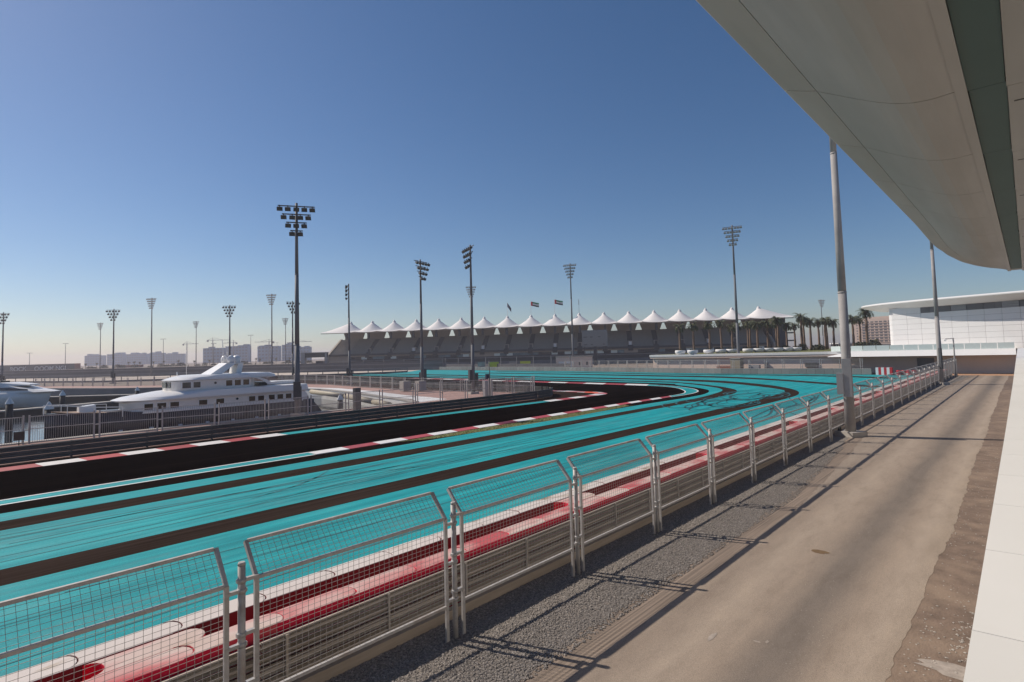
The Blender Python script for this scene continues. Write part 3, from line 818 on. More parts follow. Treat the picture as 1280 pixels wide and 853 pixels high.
for i in range(-2, 28):
    for z in (0.215, 0.415, 0.615, 0.815):
        part('rail', rm, gr, (i * 4.0, 0, z))
    for dx in (0, 2.0):
        part('post', pm, gr, (i * 4.0 + dx + 0.4, 0, 0))
struct('kerb_base', MB().box(-8, 112, 9.13, 9.27, -0.02, 0.20).mesh('kerb_base', M['sleeper']))

def block(L, w, h, mat_, name='block'):
    """plastic crash block: rounded nose one end, hollow the other, softened top edge"""
    out = []
    n = 8
    for i in range(n + 1):
        t = -math.pi / 2 + math.pi * i / n
        out.append((L - 0.02 + 0.16 * math.cos(t) * 1.3, w / 2 * math.sin(t)))
    inn = []
    for i in range(n + 1):
        t = math.pi / 2 - math.pi * i / n
        inn.append((0.0 + 0.16 * math.cos(t) * 1.3, w / 2 * math.sin(t)))
    ring = out + inn
    cxm = L / 2 + 0.1
    def sh(k, z):
        return [(cxm + (x - cxm) * (1 - k / L * 2), y * (1 - k / w * 2), z) for x, y in ring]
    mb = MB().loft([sh(0.0, 0.04), sh(0.0, h - 0.016), sh(0.004, h - 0.005), sh(0.012, h)], smooth=False)
    return mb.mesh(name, mat_)
BL = 1.40
row = thing('crash_barrier', (0, 9.72, 0), 'row of faded red plastic crash blocks behind the guardrail', 'crash barrier')
bm_r = block(BL + 0.008, 0.50, 1.10, M['red_block'])
bm_p = block(BL + 0.008, 0.54, 1.10, M['pale_block'])
bm_b = block(BL - 0.02, 0.50, 1.09, M['red_block'], 'bridge_block')
rb = random.Random(2)
for i in range(-5, 78):
    part('block', bm_r, row, (i * BL + 0.03 + 0.1, rb.uniform(-.012, .012), rb.uniform(-.008, .008)))
bridges = [-2.2, 1.9, 13.0, 22.5, 34.9] + [34.9 + 8.4 * k for k in range(1, 9)]
for b_ in bridges:
    part('bridge_block', bm_b, row, (b_, 0.515, 0))
row2 = thing('crash_barrier', (0, 10.79, 0), 'row of bleached pale crash blocks facing the turquoise run-off', 'crash barrier')
for i in range(-5, 78):
    part('block', bm_p, row2, (i * BL + 0.19 + 0.1, rb.uniform(-.012, .012), rb.uniform(-.008, .008)))

# far block wall across the end of the run-off
wall_path = resample([(113.2, 20.2), (113.4, 24), (113.4, 34), (113.9, 47), (117.0, 62), (120.8, 78), (124, 96), (126.3, 116), (130.3, 157)], 400)
fw_ = thing('crash_barrier', (113.4, 30, 0), 'long grey block wall across the far end of the turquoise run-off', 'crash barrier')
gbm = block(1.38, 0.6, 1.08, M['grey_block'])
tot = plen(wall_path)
s = 0.0
while s < tot - 1.5:
    t = s / tot * 399; i = int(t); p = wall_path[i].lerp(wall_path[i + 1], t - i)
    t2 = (s + 1.45) / tot * 399; j = min(int(t2), 398); q = wall_path[j].lerp(wall_path[j + 1], t2 - j)
    d = (q - p)
    part('block', gbm, fw_, (p.x + 0.32 - 113.4, p.y - 30, 0), rz=math.atan2(d.y, d.x))
    s += 1.47

# ------------------------------------------------------------------ generic fences along a path
def path_walk(P, step):
    """points and headings each step metres along a polyline"""
    P = [Vector((p[0], p[1])) for p in P]
    tot = plen(P); n = max(1, int(round(tot / step)))
    R = resample(P, n + 1)
    return R
def picket_fence(name, path, label, h=1.9, step=4.0, cranked=False, m=None, dens=0.14, group=None, wires=False, mid=True):
    m = m or M['fence_metal']
    R = path_walk(path, step)
    root = thing(name, (R[0].x, R[0].y, 0), label, 'fence', group)
    pm_ = MB()
    for dx in (-0.16, 0.16):
        pm_.box(dx - 0.05, dx + 0.05, -0.05, 0.05, -0.05, h + 0.12)
    pm_.box(-0.2, 0.2, -0.06, 0.06, h * 0.5, h * 0.5 + 0.06)
    pme = pm_.mesh('post', m)
    cache = {}
    for i, p in enumerate(R):
        d = (R[min(i + 1, len(R) - 1)] - R[max(i - 1, 0)])
        part('post', pme, root, (p.x - R[0].x, p.y - R[0].y, 0), rz=math.atan2(d.y, d.x))
        if i < len(R) - 1:
            d = R[i + 1] - p
            L = round(d.length, 1)
            if L not in cache:
                fr = MB()
                for z in ((0.12, h * 0.55, h) if mid else (0.12, h)):
                    fr.bar((0.2, 0, z), (L - 0.2, 0, z), 0.05, 0.05)
                pk = MB(); n = int(L / dens)
                for k in range(n + 1):
                    x = 0.22 + (L - 0.44) * k / n
                    pk.bar((x, 0, 0.12), (x, 0, h), 0.022 if not wires else 0.012, up=Vector((0, 1, 0)))
                if wires:
                    for k in range(1, 8):
                        z = 0.12 + (h - 0.12) * k / 8
                        pk.bar((0.2, 0.012, z), (L - 0.2, 0.012, z), 0.012)
                cache[L] = (fr.mesh('panel_frame', m), pk.mesh('pickets', m))
            f = part('panel_frame', cache[L][0], root, (p.x - R[0].x, p.y - R[0].y, 0), rz=math.atan2(d.y, d.x))
            part('picket_infill', cache[L][1], f, kind='stuff')
    return root
promenade_fence = [(-34, 56), (-10, 54.2), (3, 53.0)]
picket_fence('railing', [(-30.2, 52.3), (7.6, 52.2), (11.6, 51.6), (15.0, 50.7), (18.4, 49.9), (22.3, 49.6), (30.2, 49.9), (34.3, 50.0), (37.9, 49.6)], 'grey picket railing along the promenade in front of the dark-hulled yacht')
picket_fence('mesh_fence', [(38.2, 49.6), (41.6, 49.6), (45.1, 49.2), (48.3, 48.7), (52, 48.0), (55.6, 47.6)], 'tall grey mesh fence at the promenade corner by the hairpin', h=2.3, step=3.6, wires=True, dens=0.2)
picket_fence('railing', [(57.5, 49.5), (55.5, 61), (54.2, 73.5), (56.2, 90), (58.6, 106), (57, 120), (47.5, 140), (34, 166), (24, 194)], 'grey railing on the far side of the basin promenade', h=1.9, step=4.0, dens=0.25)

def rail_line(name, path, label, m, h0=0.08, n=3, side=1, step=4.0, posts=True):
    R = path_walk(path, step)
    root = thing(name, (R[0].x, R[0].y, 0), label, 'guardrail')
    cache = {}
    pme = MB().box(-0.05, 0.05, 0.02, 0.14, -0.1, h0 + n * 0.31).mesh('post', m)
    for i, (p, q) in enumerate(zip(R, R[1:])):
        d = q - p; L = round(d.length, 2)
        if L not in cache: cache[L] = rail_mesh(L - 0.01, 0.30, -0.08, m)
        rz = math.atan2(d.y, d.x)
        for k in range(n):
            part('rail', cache[L], root, (p.x - R[0].x, p.y - R[0].y, h0 + k * 0.31), rz=rz)
        part('post', pme, root, (p.x - R[0].x, p.y - R[0].y, 0), rz=rz)
    return root
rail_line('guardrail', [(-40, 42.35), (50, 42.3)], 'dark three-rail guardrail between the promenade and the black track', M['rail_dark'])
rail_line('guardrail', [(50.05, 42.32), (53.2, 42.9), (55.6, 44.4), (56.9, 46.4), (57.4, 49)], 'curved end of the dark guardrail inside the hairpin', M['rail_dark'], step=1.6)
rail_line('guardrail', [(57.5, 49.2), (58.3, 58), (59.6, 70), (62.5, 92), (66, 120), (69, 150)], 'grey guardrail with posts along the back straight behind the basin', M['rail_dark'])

# promenade paving
struct('promenade', up(sheet([(-60, 42.7), (50, 42.7), (55, 46), (57.3, 50), (56, 61), (54.5, 73.5), (56.5, 90), (59, 106), (57.5, 121), (48, 141), (34.5, 167), (25, 195), (8, 236)],
     [(-60, 52.6), (41, 52.6), (42.9, 55), (43.2, 57), (43.6, 58.2), (44.5, 63.6), (47.9, 77.0), (50.4, 91.2), (46.2, 123.4), (38.5, 138.5), (32.2, 149), (24.3, 171), (6, 222)], 0.006).mesh('promenade', M['paving'])))
struct('quay_apron', up(sheet([(41.0, 52.7), (43.5, 57.5), (44.3, 63.6), (47.7, 77), (50.2, 91), (46.0, 123.3)], [(45.5, 52.9), (46.6, 57.5), (47.3, 63.3), (50.5, 76.5), (52.8, 91.4), (49, 124)], 0.011).mesh('quay_apron', M['white_grc'])))
# sand run-off beyond the straight and its low fence
struct('sand_strip', up(poly([(-40, 380), (10, 280), (29, 245), (42, 205), (68, 184), (87, 163), (104, 153), (118, 156), (131, 167), (127, 185), (109, 200), (88, 243), (52, 292), (20, 350)], 0.02).mesh('sand_strip', M['sand'])))
def post_rail(path, label, h, step, m, name='fence', extra=(1.0,), low=None):
    R = path_walk(path, step)
    root = thing(name, (R[0].x, R[0].y, 0), label, 'fence')
    pme = MB().box(-0.09, 0.09, -0.09, 0.09, -0.05, h).mesh('post', m)
    for i, p in enumerate(R):
        part('post', pme, root, (p.x - R[0].x, p.y - R[0].y, 0))
    for nm, z0, z1 in extra:
        mb = MB()
        for p, q in zip(R, R[1:]):
            d = (q - p).normalized() * 0.05; n = Vector((-d.y, d.x))
            mb.prism([(p.x - n.x, p.y - n.y), (q.x - n.x, q.y - n.y), (q.x + n.x, q.y + n.y), (p.x + n.x, p.y + n.y)], z0, z1)
        part(nm, mb.mesh(nm, m, fixn=True), root, world=True)
    return root
post_rail([(-40, 372), (10, 272), (27, 240), (40, 202), (66, 181), (86, 160), (104, 150.5), (112, 150)], 'dark low fence with square posts in front of the pale sand strip', 1.55, 4.5, M['wall_dark'],
          extra=(('top_rail', 1.38, 1.52), ('low_wall', 0.0, 0.5)))
# dark catch wall behind the sand
def band_wall(path, label, bands, name='wall'):
    root = thing(name, (path[0][0], path[0][1], 0), label, 'wall')
    for nm, z0, z1, th, m in bands:
        for p, q in zip(path, path[1:]):
            p, q = Vector(p), Vector(q)
            d = (q - p).normalized() * th; n = Vector((-d.y, d.x))
            mb = MB().prism([(p.x - n.x, p.y - n.y), (q.x - n.x, q.y - n.y), (q.x + n.x, q.y + n.y), (p.x + n.x, p.y + n.y)], z0, z1)
            part(nm, mb.mesh(nm, m, fixn=True), root, world=True)
    R = path_walk(path, 8)
    pme = MB().box(-0.1, 0.1, -0.1, 0.1, 0, 4.2).mesh('post', M['wall_mid'])
    for p in R:
        part('post', pme, root, (p.x - path[0][0], p.y - path[0][1], 0))
    return root
band_wall([(-60, 480), (20, 352), (52, 294), (88, 245), (107, 203), (129, 170), (134, 158)], 'dark layered catch wall running behind the pale sand strip',
          [('base_wall', 0, 1.15, 0.3, M['wall_mid']), ('mid_panel', 1.16, 2.3, 0.12, M['wall_dark']), ('rail_band', 2.31, 2.6, 0.16, M['wall_mid']), ('top_panel', 2.61, 3.4, 0.1, M['wall_dark'])])
band_wall([(134.5, 157), (131, 118), (128.5, 96)], 'dark fence wall below the grandstand behind the grey blocks',
          [('base_wall', 0, 1.1, 0.2, M['wall_mid']), ('top_panel', 1.11, 2.0, 0.08, M['wall_dark'])])
# land rising a little beyond the circuit
lm = MB()
lm.prism([(-500, 900), (-100, 560), (20, 400), (85, 305), (125, 270), (700, 1000), (200, 1400), (-400, 1400)], -0.5, 2.2)
struct('terrain', lm.mesh('terrain', M['ground'], fixn=True))

# far mesh fence behind the block wall
picket_fence('mesh_fence', [(115.2, 22), (115.2, 34), (115.8, 47), (119.0, 62), (123, 78), (126, 96)], 'distant mesh fence between the grey block wall and the cream podium', h=2.7, step=3.2, wires=True, dens=0.3)

# ------------------------------------------------------------------ the terrace we stand on and the canopy above
PLE = [(-6, 0.14), (2.13, 0.2), (8.1, 0.24), (16.8, 0.31), (40, 0.52), (80, 0.88)]
def pl(a):
    for (a0, l0), (a1, l1) in zip(PLE, PLE[1:]):
        if a <= a1: return l0 + (l1 - l0) * (a - a0) / (a1 - a0)
    return PLE[-1][1]
par = thing('parapet', (0, 0, 0), 'white panelled terrace parapet beside the service road', 'parapet')
a = -5.47
while a < 79:
    w = 0.995
    vs = []
    mb = MB()
    b_ = min(a + w, 80)
    prof = [(0, 4.5), (-0.9, 4.52), (-0.9, 3.6), (-0.35, 3.6), (-0.10, 4.1), (-0.012, 4.44)]
    secs = []
    for x in (a, b_):
        secs.append([(x, pl(x) + y, z) for y, z in prof])
    mb.loft(secs, smooth=False)
    part('coping_panel', mb.mesh('coping_panel', M['white_grc'], fixn=True), par, world=True)
    a += 1.0
core = MB().prism([(-6, -0.72), (-6, 0.02), (80, 0.74), (80, -0.0)], 3.7, 4.40)
part('parapet_core', core.mesh('parapet_core', M['joint'], fixn=True), par, world=True)
tb = thing('terrace_building', (0, -4, 0), 'white terrace building under the parapet with a floor slab and facade', 'building')
part('wall', MB().prism([(-6, -0.9), (80, -0.30), (80, -0.62), (-6, -1.2)], -0.1, 3.72).mesh('wall', M['white_grc'], fixn=True), tb, world=True)
part('floor_slab', MB().box(-6, 80, -3.2, -0.95, 3.4, 3.6).mesh('floor_slab', M['concrete']), tb, world=True)
part('facade_wall', MB().box(-6, 38, -3.6, -3.22, -0.1, 9.0).mesh('facade_wall', M['white_grc']), tb, world=True)
part('facade_glazing', MB().box(-5, 37, -3.2, -3.16, 3.65, 8.2).mesh('facade_glazing', M['green_glass']), tb, world=True)

can = thing('canopy', (10, 0, 9), 'great curved white canopy soffit with dark glass strip overhead', 'canopy')
EDGE = [(-8, 2.9), (27, 2.92), (30, 2.94), (32, 2.86), (34, 2.62), (35.8, 2.24), (37.2, 1.76), (38.3, 1.24), (39.0, 0.80), (39.4, 0.58)]
DROP = [(-8, 1.0), (26, 1.0), (30, .93), (33, .70), (36, .33), (38, .14), (39.4, .05)]
def lerp_tab(T, a):
    for (a0, v0), (a1, v1) in zip(T, T[1:]):
        if a <= a1: return v0 + (v1 - v0) * (a - a0) / (a1 - a0)
    return T[-1][1]
def sz(a, z):
    return 9.13 + (z - 9.13) * lerp_tab(DROP, a)
def edge_l(a):
    for (a0, l0), (a1, l1) in zip(EDGE, EDGE[1:]):
        if a <= a1: return l0 + (l1 - l0) * (a - a0) / (a1 - a0)
    return EDGE[-1][1]
U = [(1.0, 10.0), (0.985, 9.955), (0.89, 9.87), (0.775, 9.77), (0.77, 9.765), (0.66, 9.62), (0.55, 9.47), (0.43, 9.32), (0.32, 9.205), (0.22, 9.14), (0.12, 9.12), (0.0, 9.14)]
L_IN = 0.56
def sof(a, u):
    return L_IN + (edge_l(a) - L_IN) * u
def soffit_panel(a0, a1, us):
    n = max(2, int((a1 - a0) / 0.6) + 1)
    secs = []
    for i in range(n + 1):
        x = a0 + (a1 - a0) * i / n
        lo = [(x, sof(x, u), sz(x, z)) for u, z in us]
        hi = [(x, sof(x, u) if sof(x, u) > 0 else 0, sz(x, z) + 0.10) for u, z in reversed(us)]
        secs.append(lo + hi)
    return MB().loft(secs, smooth=False).mesh('soffit_panel', M['soffit'], fixn=True)
seams = [-8, -4.65, -0.9, 2.85, 6.6, 10.36, 14.11, 17.86, 21.6, 25.4, 29.1, 32.9, 36.6, 39.38]
for a0, a1 in zip(seams, seams[1:]):
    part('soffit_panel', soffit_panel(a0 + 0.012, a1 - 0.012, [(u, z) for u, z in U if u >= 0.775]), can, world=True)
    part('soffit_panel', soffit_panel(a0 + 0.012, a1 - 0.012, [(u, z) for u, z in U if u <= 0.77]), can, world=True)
def backing():
    secs = []
    for i in range(60):
        x = -8 + (39.3 + 8) * i / 59
        lo = [(x, sof(x, u) - 0.02 * u, sz(x, z) + 0.06) for u, z in U]
        hi = [(x, sof(x, 1.0) - 0.10, sz(x, 10.0) + .42), (x, L_IN - 1, 10.9), (x, -4.0, 11.2), (x, -4.0, 9.3), (x, 0.0, 9.3)]
        secs.append(lo + list(reversed(hi[::-1]))[0:0] + [hi[0], hi[1], hi[2], hi[3], hi[4]][::1] if False else [hi[4], hi[3], hi[2], hi[1], hi[0]] + lo)
    return MB().loft(secs, smooth=False).mesh('roof_shell', M['white_grc'], fixn=True)
part('roof_shell', backing(), can, world=True)
liner = MB().loft([[(x, sof(x, u) - 0.06 * u + .01, sz(x, z) + 0.045) for u, z in U] + [(x, sof(x, u) - 0.06 * u + .01, sz(x, z) + 0.055) for u, z in reversed(U)] for x in [-8 + 47.2 * i / 70 for i in range(71)]], smooth=False)
part('joint_liner', liner.mesh('joint_liner', M['joint'], fixn=True), can, world=True)
# edge rib, glass strip, inner panels
def strip(lo, hi, z0, z1, a0, a1, m, name, dl=0.0):
    mb = MB().prism([(a0, lo), (a1, lo + dl), (a1, hi + dl), (a0, hi)], z0, z1)
    return part(name, mb.mesh(name, m, fixn=True), can, world=True)
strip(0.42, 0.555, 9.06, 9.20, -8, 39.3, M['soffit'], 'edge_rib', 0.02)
for a0, a1 in zip(seams, seams[1:]):
    strip(0.005, 0.415, 9.10, 9.16, a0 + 0.006, min(a1, 39.3) - 0.006, M['green_glass'], 'glass_pane', 0.015)
    strip(-3.1, 0.0, 9.03, 9.15, a0 + 0.006, min(a1, 39.25) - 0.006, M['soffit'], 'inner_panel', 0.01)
    strip(-0.28, -0.06, 9.0285, 9.035, a0 + 0.7, a0 + 0.76, M['joint'], 'slot')
nose = MB().loft([[(38.7 + 0.75 * math.sin(t), 0.55 - 3.6 * (k / 10), 9.06 + 0.10 * (1 - math.cos(t)) * 1.0) for t in (0, .4, .8, 1.2, 1.57, 2.2, 2.9)] + [(38.1, 0.55 - 3.6 * (k / 10), 9.25)] for k in range(11)], smooth=True)
part('nose_trim', nose.mesh('nose_trim', M['soffit'], fixn=True), can, world=True)

# ------------------------------------------------------------------ floodlight masts
def lamp_mesh(m, gm):
    mb = MB()
    mb.loft([[(x * .45, -0.30, z * .45) for x, z in ((-.27, -.2), (.27, -.2), (.27, .2), (-.27, .2))],
             [(x, -0.05, z) for x, z in ((-.22, -.19), (.22, -.19), (.22, .19), (-.22, .19))],
             [(x, 0.16, z) for x, z in ((-.31, -.22), (.31, -.22), (.31, .22), (-.31, .22))],
             [(x, 0.24, z - .03) for x, z in ((-.33, -.22), (.33, -.22), (.33, .25), (-.33, .25))]], smooth=False)
    mb.box(-.05, .05, -.06, .06, .19, .42)
    me = mb.mesh('floodlight', m, fixn=True)
    return me
def mast(h, tiers, m, lm_, name='floodlight_mast', sp=0.74, dz=0.80, base=0.26, top=0.12, boxes=True, box_m=None, tilt=-0.5):
    """tapered pole, cross-arms in tiers wide at the top, floodlights hung along them, control boxes near the foot"""
    t = thing(name, (0, 0, 0), '-', 'floodlight mast')
    mb = MB()
    mb.tube((0, 0, 0), (0, 0, h * .33), base, base * .82, 14)
    mb.tube((0, 0, h * .33), (0, 0, h * .66), base * .80, base * .64, 14)
    mb.tube((0, 0, h * .66), (0, 0, h), base * .62, top, 14)
    for z, k_ in ((h * .33, .84), (h * .66, .66)):
        mb.tube((0, 0, z - .06), (0, 0, z + .06), base * k_, base * k_, 14)
    part('pole', mb.mesh('pole', m), t)
    part('plinth', MB().box(-.6, .6, -.6, .6, -.1, .28).mesh('plinth', M['concrete']), t)
    if boxes:
        bm_ = box_m or M['dark_steel']
        part('control_box', MB().box(-.32, .32, .28, .62, 1.6, 3.3).mesh('control_box', bm_), t)
        part('control_box', MB().box(-.36, -.02, -.62, -.28, 1.0, 2.8).mesh('control_box', bm_), t)
    for k, n in enumerate(tiers):
        z = h - 0.35 - k * dz
        wd = (n - 1) * sp
        am = MB().bar((-wd / 2 - .2, 0.12, z), (wd / 2 + .2, 0.12, z), 0.10, 0.10).mesh('cross_arm', m)
        arm = part('cross_arm', am, t)
        for i in range(n):
            l = part('floodlight', lm_, arm, (-wd / 2 + i * sp, 0.45, z - 0.35))
            l.scale = (.8, .8, .8)
            l.rotation_euler = (tilt, 0, ((i * 37) % 5 - 2) * 0.06)
    return t
lm_dark = lamp_mesh(M['lamp_dark'], M['lamp_glass'])
lm_pale = lamp_mesh(M['lamp_pale'], M['lamp_glass'])
proto_d = mast(20.6, (5, 4, 3, 2), M['mast'], lm_dark, base=0.27)
GD = 'dark floodlight masts round the basin'
def place(proto, first, x, y, rz, label, group, sc=None):
    if first:
        proto.location = (x, y, 0); proto.rotation_euler = (0, 0, rz)
        if sc: proto.scale = sc
        o = proto
    else:
        o = copy_tree(proto, (x, y, 0), rz, None, None, sc)
    o['label'] = label; o['group'] = group
    return o
HEAD = math.atan2(FX.y, FX.x)      # heading of the camera
def face(da): return HEAD + math.pi / 2 + math.radians(da)
place(proto_d, True, 25.6, 51.6, face(18), 'tallest dark floodlight mast beside the stern of the dark-hulled yacht', GD)
place(proto_d, False, 55.1, 70.0, face(62), 'dark floodlight mast with bunched lamps, standing between the grandstand tents and the mesh fence', GD)
place(proto_d, False, 53.1, 56.3, face(-66), 'dark floodlight mast with lamps seen edge on, nearest the hairpin kerb', GD)
place(proto_d, False, 62.0, 102.5, face(-72), 'slender dark floodlight mast in front of the sloping end of the grandstand', GD)
place(proto_d, False, 39.3, 185.7, face(12), 'dark floodlight mast behind the bow of the dark-hulled yacht', GD)
place(proto_d, False, 60.1, 159.6, face(8), 'dark floodlight mast rising just behind the radar domes of the yacht', GD)
place(proto_d, False, 68.8, 141.1, face(40), 'dark floodlight mast half hidden behind the tallest mast pole', GD)
place(proto_d, False, 18.7, 209.4, face(10), 'dark floodlight mast at the picture edge above the second yacht', GD)
proto_p = mast(32.3, (7, 6, 5, 4, 3), M['mast'], lm_pale, sp=0.60, dz=0.92, base=0.34, top=0.16, boxes=False)
GP = 'tall fan headed floodlight masts'
place(proto_p, True, 137.8, 101.8, face(-20), 'fan headed floodlight mast beside the grey screen of the grandstand', GP)
place(proto_p, False, 123.7, 46.7, face(-25), 'tallest fan headed floodlight mast, in front of the last grandstand tents', GP)
place(proto_p, False, 372.3, 90.0, face(5), 'small distant fan headed mast above the row of palms', GP)
place(proto_p, False, 101.9, 227.0, face(0), 'fan headed mast over the hazy towers, close to the grandstand end', GP)
place(proto_p, False, 69.4, 266.1, face(0), 'fan headed mast standing well beyond the bow of the yacht', GP)
place(proto_p, False, 132.1, 407.5, face(0), 'small fan headed mast between the two groups of hazy towers', GP)
place(proto_p, False, 86.7, 443.2, face(0), 'small fan headed mast in front of the palest hazy towers', GP)
place(proto_p, False, 169.2, 356.8, face(0), 'small fan headed mast just beside the tallest dark mast pole', GP)
place(proto_p, False, 151.3, 160.5, face(0), 'fan headed mast partly hidden behind a dark mast above the tents', GP)
proto_n = mast(26, (5, 4, 3, 2), M['mast_pale'], lm_pale, base=0.285, top=0.12, boxes=False)
place(proto_n, True, 38.4, 8.10, face(20), 'pale floodlight pole with grey switch boxes beside the service road', 'pale poles along the service road')
proto_n['category'] = 'floodlight pole'
pn2 = place(proto_n, False, 88.8, 8.35, face(20), 'pale floodlight pole farther along the service road by the white hall', 'pale poles along the service road')
for z0, z1, w_, ox, oy in ((2.35, 4.6, .23, -.40, -.06), (2.5, 3.75, .17, -.52, .30)):
    v_ = Matrix.Rotation(-proto_n.rotation_euler.z, 2) @ Vector((ox, oy))
    part('switch_box', MB().box(-.15, .15, -w_, w_, z0, z1).mesh('switch_box', M['cabinet']), proto_n, (v_.x, v_.y, 0), rz=math.radians(12) - proto_n.rotation_euler.z)
part('switch_box', MB().box(.18, .45, .18, .45, 2.0, 4.6).mesh('switch_box', M['dark_steel']), pn2)
part('cable_coil', MB().tube((.35, -.45, 0.02), (.35, -.45, .5), .16, .08, 8).mesh('cable_coil', M['rubber']), proto_n)
pl_ = thing('camera_pole', (106.6, 8.25, 0), 'slim grey pole with a small camera arm near the road end', 'camera pole')
part('pole', MB().tube((0, 0, 0), (0, 0, 5.9), 0.12, 0.09, 10).mesh('pole', M['mast_pale']), pl_)
part('arm', MB().bar((0, 0, 5.85), (-0.5, 0.9, 5.75), 0.09, 0.09).mesh('arm', M['mast_pale']), pl_)
part('camera', MB().box(-.68, -.38, .8, 1.05, 5.45, 5.68).mesh('camera', M['boat_white']), pl_)

# ------------------------------------------------------------------ yachts
def hull_secs(x0, x1, half, zw, deck, n=22, flare=1.0):
    """x0 bow, x1 stern; half: beam/2; deck(x) sheer height"""
    secs = []
    for i in range(n):
        t = i / (n - 1)
        x = x0 + (x1 - x0) * t
        b = half * min(1.0, (1 - (1 - min(t / 0.42, 1)) ** 2.0) * 1.0 + 0.015)
        bw = b * (0.55 + 0.4 * min(t / 0.5, 1))
        zd = deck(t)
        xr = x + (1 - min(t / 0.25, 1)) * (x1 - x0) * 0.05
        secs.append([(xr, 0, zw - .3), (xr, bw * .9, zw), (xr * .5 + x * .5, b * .96, zw + (zd - zw) * .55), (x, b, zd),
                     (x, -b, zd), (xr * .5 + x * .5, -b * .96, zw + (zd - zw) * .55), (xr, -bw * .9, zw)])
    return secs
def rounded(x0, x1, half, nose, z, tail=0.3, n=12):
    """deck plan outline: pointed round front, squared back"""
    pts = []
    for i in range(n + 1):
        t = math.pi / 2 * i / n
        pts.append((x0 + nose * (1 - math.sin(t)), half * math.cos(t) ** 0.75 * 0 + half * (1 - (1 - math.sin(math.pi / 2 - t)) ** 1.0) if False else half * math.sin(math.pi / 2 * (1 - i / n)) ** 0.8))
    # pts go from (x0+nose, half) to (x0, 0)
    other = [(x, -y) for x, y in reversed(pts[:-1])]
    ring = pts + other + [(x1 - tail, -half), (x1, -half + tail), (x1, half - tail), (x1 - tail, half)]
    return [(x, y, z) for x, y in ring]
ya = thing('yacht', (0, 58, -1.6), 'large white yacht with dark hull and brown windows moored at the promenade', 'yacht')
yw = lambda mb, n, m, par=None: part(n, mb.mesh(n, m, fixn=True), par or ya, (0, 0, 1.6))
XB, XS = 7.6, 30.0
def deckz(t): return 1.62 - 0.28 * min(t / .35, 1) - 0.05 * t
yw(MB().loft(hull_secs(XB, XS - 0.9, 3.0, -1.6, deckz), smooth=True), 'hull', M['hull_dark'])
yw(MB().loft([[(XS - .95, y, z) for y, z in ((-2.8, -1.4), (2.8, -1.4), (2.9, 1.1), (-2.9, 1.1))], [(XS + .6, y, z) for y, z in ((-2.5, -1.4), (2.5, -1.4), (2.5, -.5), (-2.5, -.5))]], smooth=False), 'transom', M['hull_dark'])
# fore deck rail and boom
yw(MB().loft([[(x, -w, z), (x, w, z), (x, w, z + .10), (x, -w, z + .10)] for x, w, z in ((8.2, .15, 1.66), (9.5, 1.2, 1.5), (12.2, 2.3, 1.32))], smooth=False), 'fore_deck', M['teak'])
rl = MB()
prev = None
for x, w, z in ((7.7, .1, 2.3), (9.0, 1.3, 2.2), (10.6, 2.2, 2.0), (12.4, 2.75, 1.9)):
    for s_ in (-1, 1):
        rl.bar((x, s_ * w, z - .8), (x, s_ * w, z), .05, .05, up=Vector((0, 1, 0)))
        if prev: rl.bar((prev[0], s_ * prev[1], prev[2]), (x, s_ * w, z), .06, .06)
    prev = (x, w, z)
yw(rl, 'bow_rail', M['boat_white'])
yw(MB().loft([[(9.9, -.5, 1.5), (9.9, .5, 1.5), (9.9, .4, 2.0), (9.9, -.4, 2.0)], [(11.0, -.8, 1.4), (11.0, .8, 1.4), (11.0, .5, 2.1), (11.0, -.5, 2.1)]], smooth=False), 'bow_locker', M['boat_white'])
# main deck house, its windows, upper deck overhang, wheel house, roof
yw(MB().loft([rounded(12.9, 27.6, 2.72, 1.4, z) for z in (1.1, 2.15)], smooth=False), 'main_deck_house', M['boat_shade'])
yw(MB().loft([rounded(12.4, 28.2, 3.02, 2.6, 1.20)] + [rounded(12.4, 28.2, 3.02, 2.6, 1.40)], smooth=False), 'bulwark', M['boat_white'])
yw(MB().loft([rounded(12.5, 28.3, 2.9, 3.4, 2.14), rounded(12.2, 28.6, 3.05, 3.6, 2.30), rounded(12.9, 28.6, 3.02, 4.2, 2.52), rounded(15.4, 28.5, 2.95, 4.6, 2.86), rounded(16.0, 28.3, 2.5, 4.0, 2.88)], smooth=False), 'upper_deck', M['boat_white'])
yw(MB().loft([rounded(16.3, 23.5, 2.35, .8, z, .6) for z in (2.85, 3.74)], smooth=False), 'wheel_house', M['boat_shade'])
yw(MB().loft([rounded(16.4, 24.8, 2.3, 1.8, 3.72), rounded(16.1, 25.4, 2.55, 2.0, 3.82), rounded(16.8, 25.3, 2.5, 2.2, 4.05), rounded(17.6, 24.9, 2.3, 2.6, 4.22)], smooth=False), 'roof', M['boat_white'])
for s_ in (-1, 1):
    yw(MB().loft([[(22.6 + k * .28, s_ * 2.62 - .05, 3.8 - k * k * .016), (22.6 + k * .28 + .55, s_ * 2.62 - .05, 3.8 - k * k * .016), (22.6 + k * .28 + .55, s_ * 2.62 + .05, 3.8 - k * k * .016), (22.6 + k * .28, s_ * 2.62 + .05, 3.8 - k * k * .016)] for k in range(8)], smooth=False), 'wing_panel', M['boat_white'])
    yw(MB().loft([[(26.5 + k * .22, s_ * 2.85 - .05, 2.2 - k * k * .022), (28.0 + k * .1, s_ * 2.85 - .05, 2.2 - k * k * .022), (28.0 + k * .1, s_ * 2.85 + .05, 2.2 - k * k * .022), (26.5 + k * .22, s_ * 2.85 + .05, 2.2 - k * k * .022)] for k in range(8)], smooth=False), 'wing_panel', M['boat_white'])
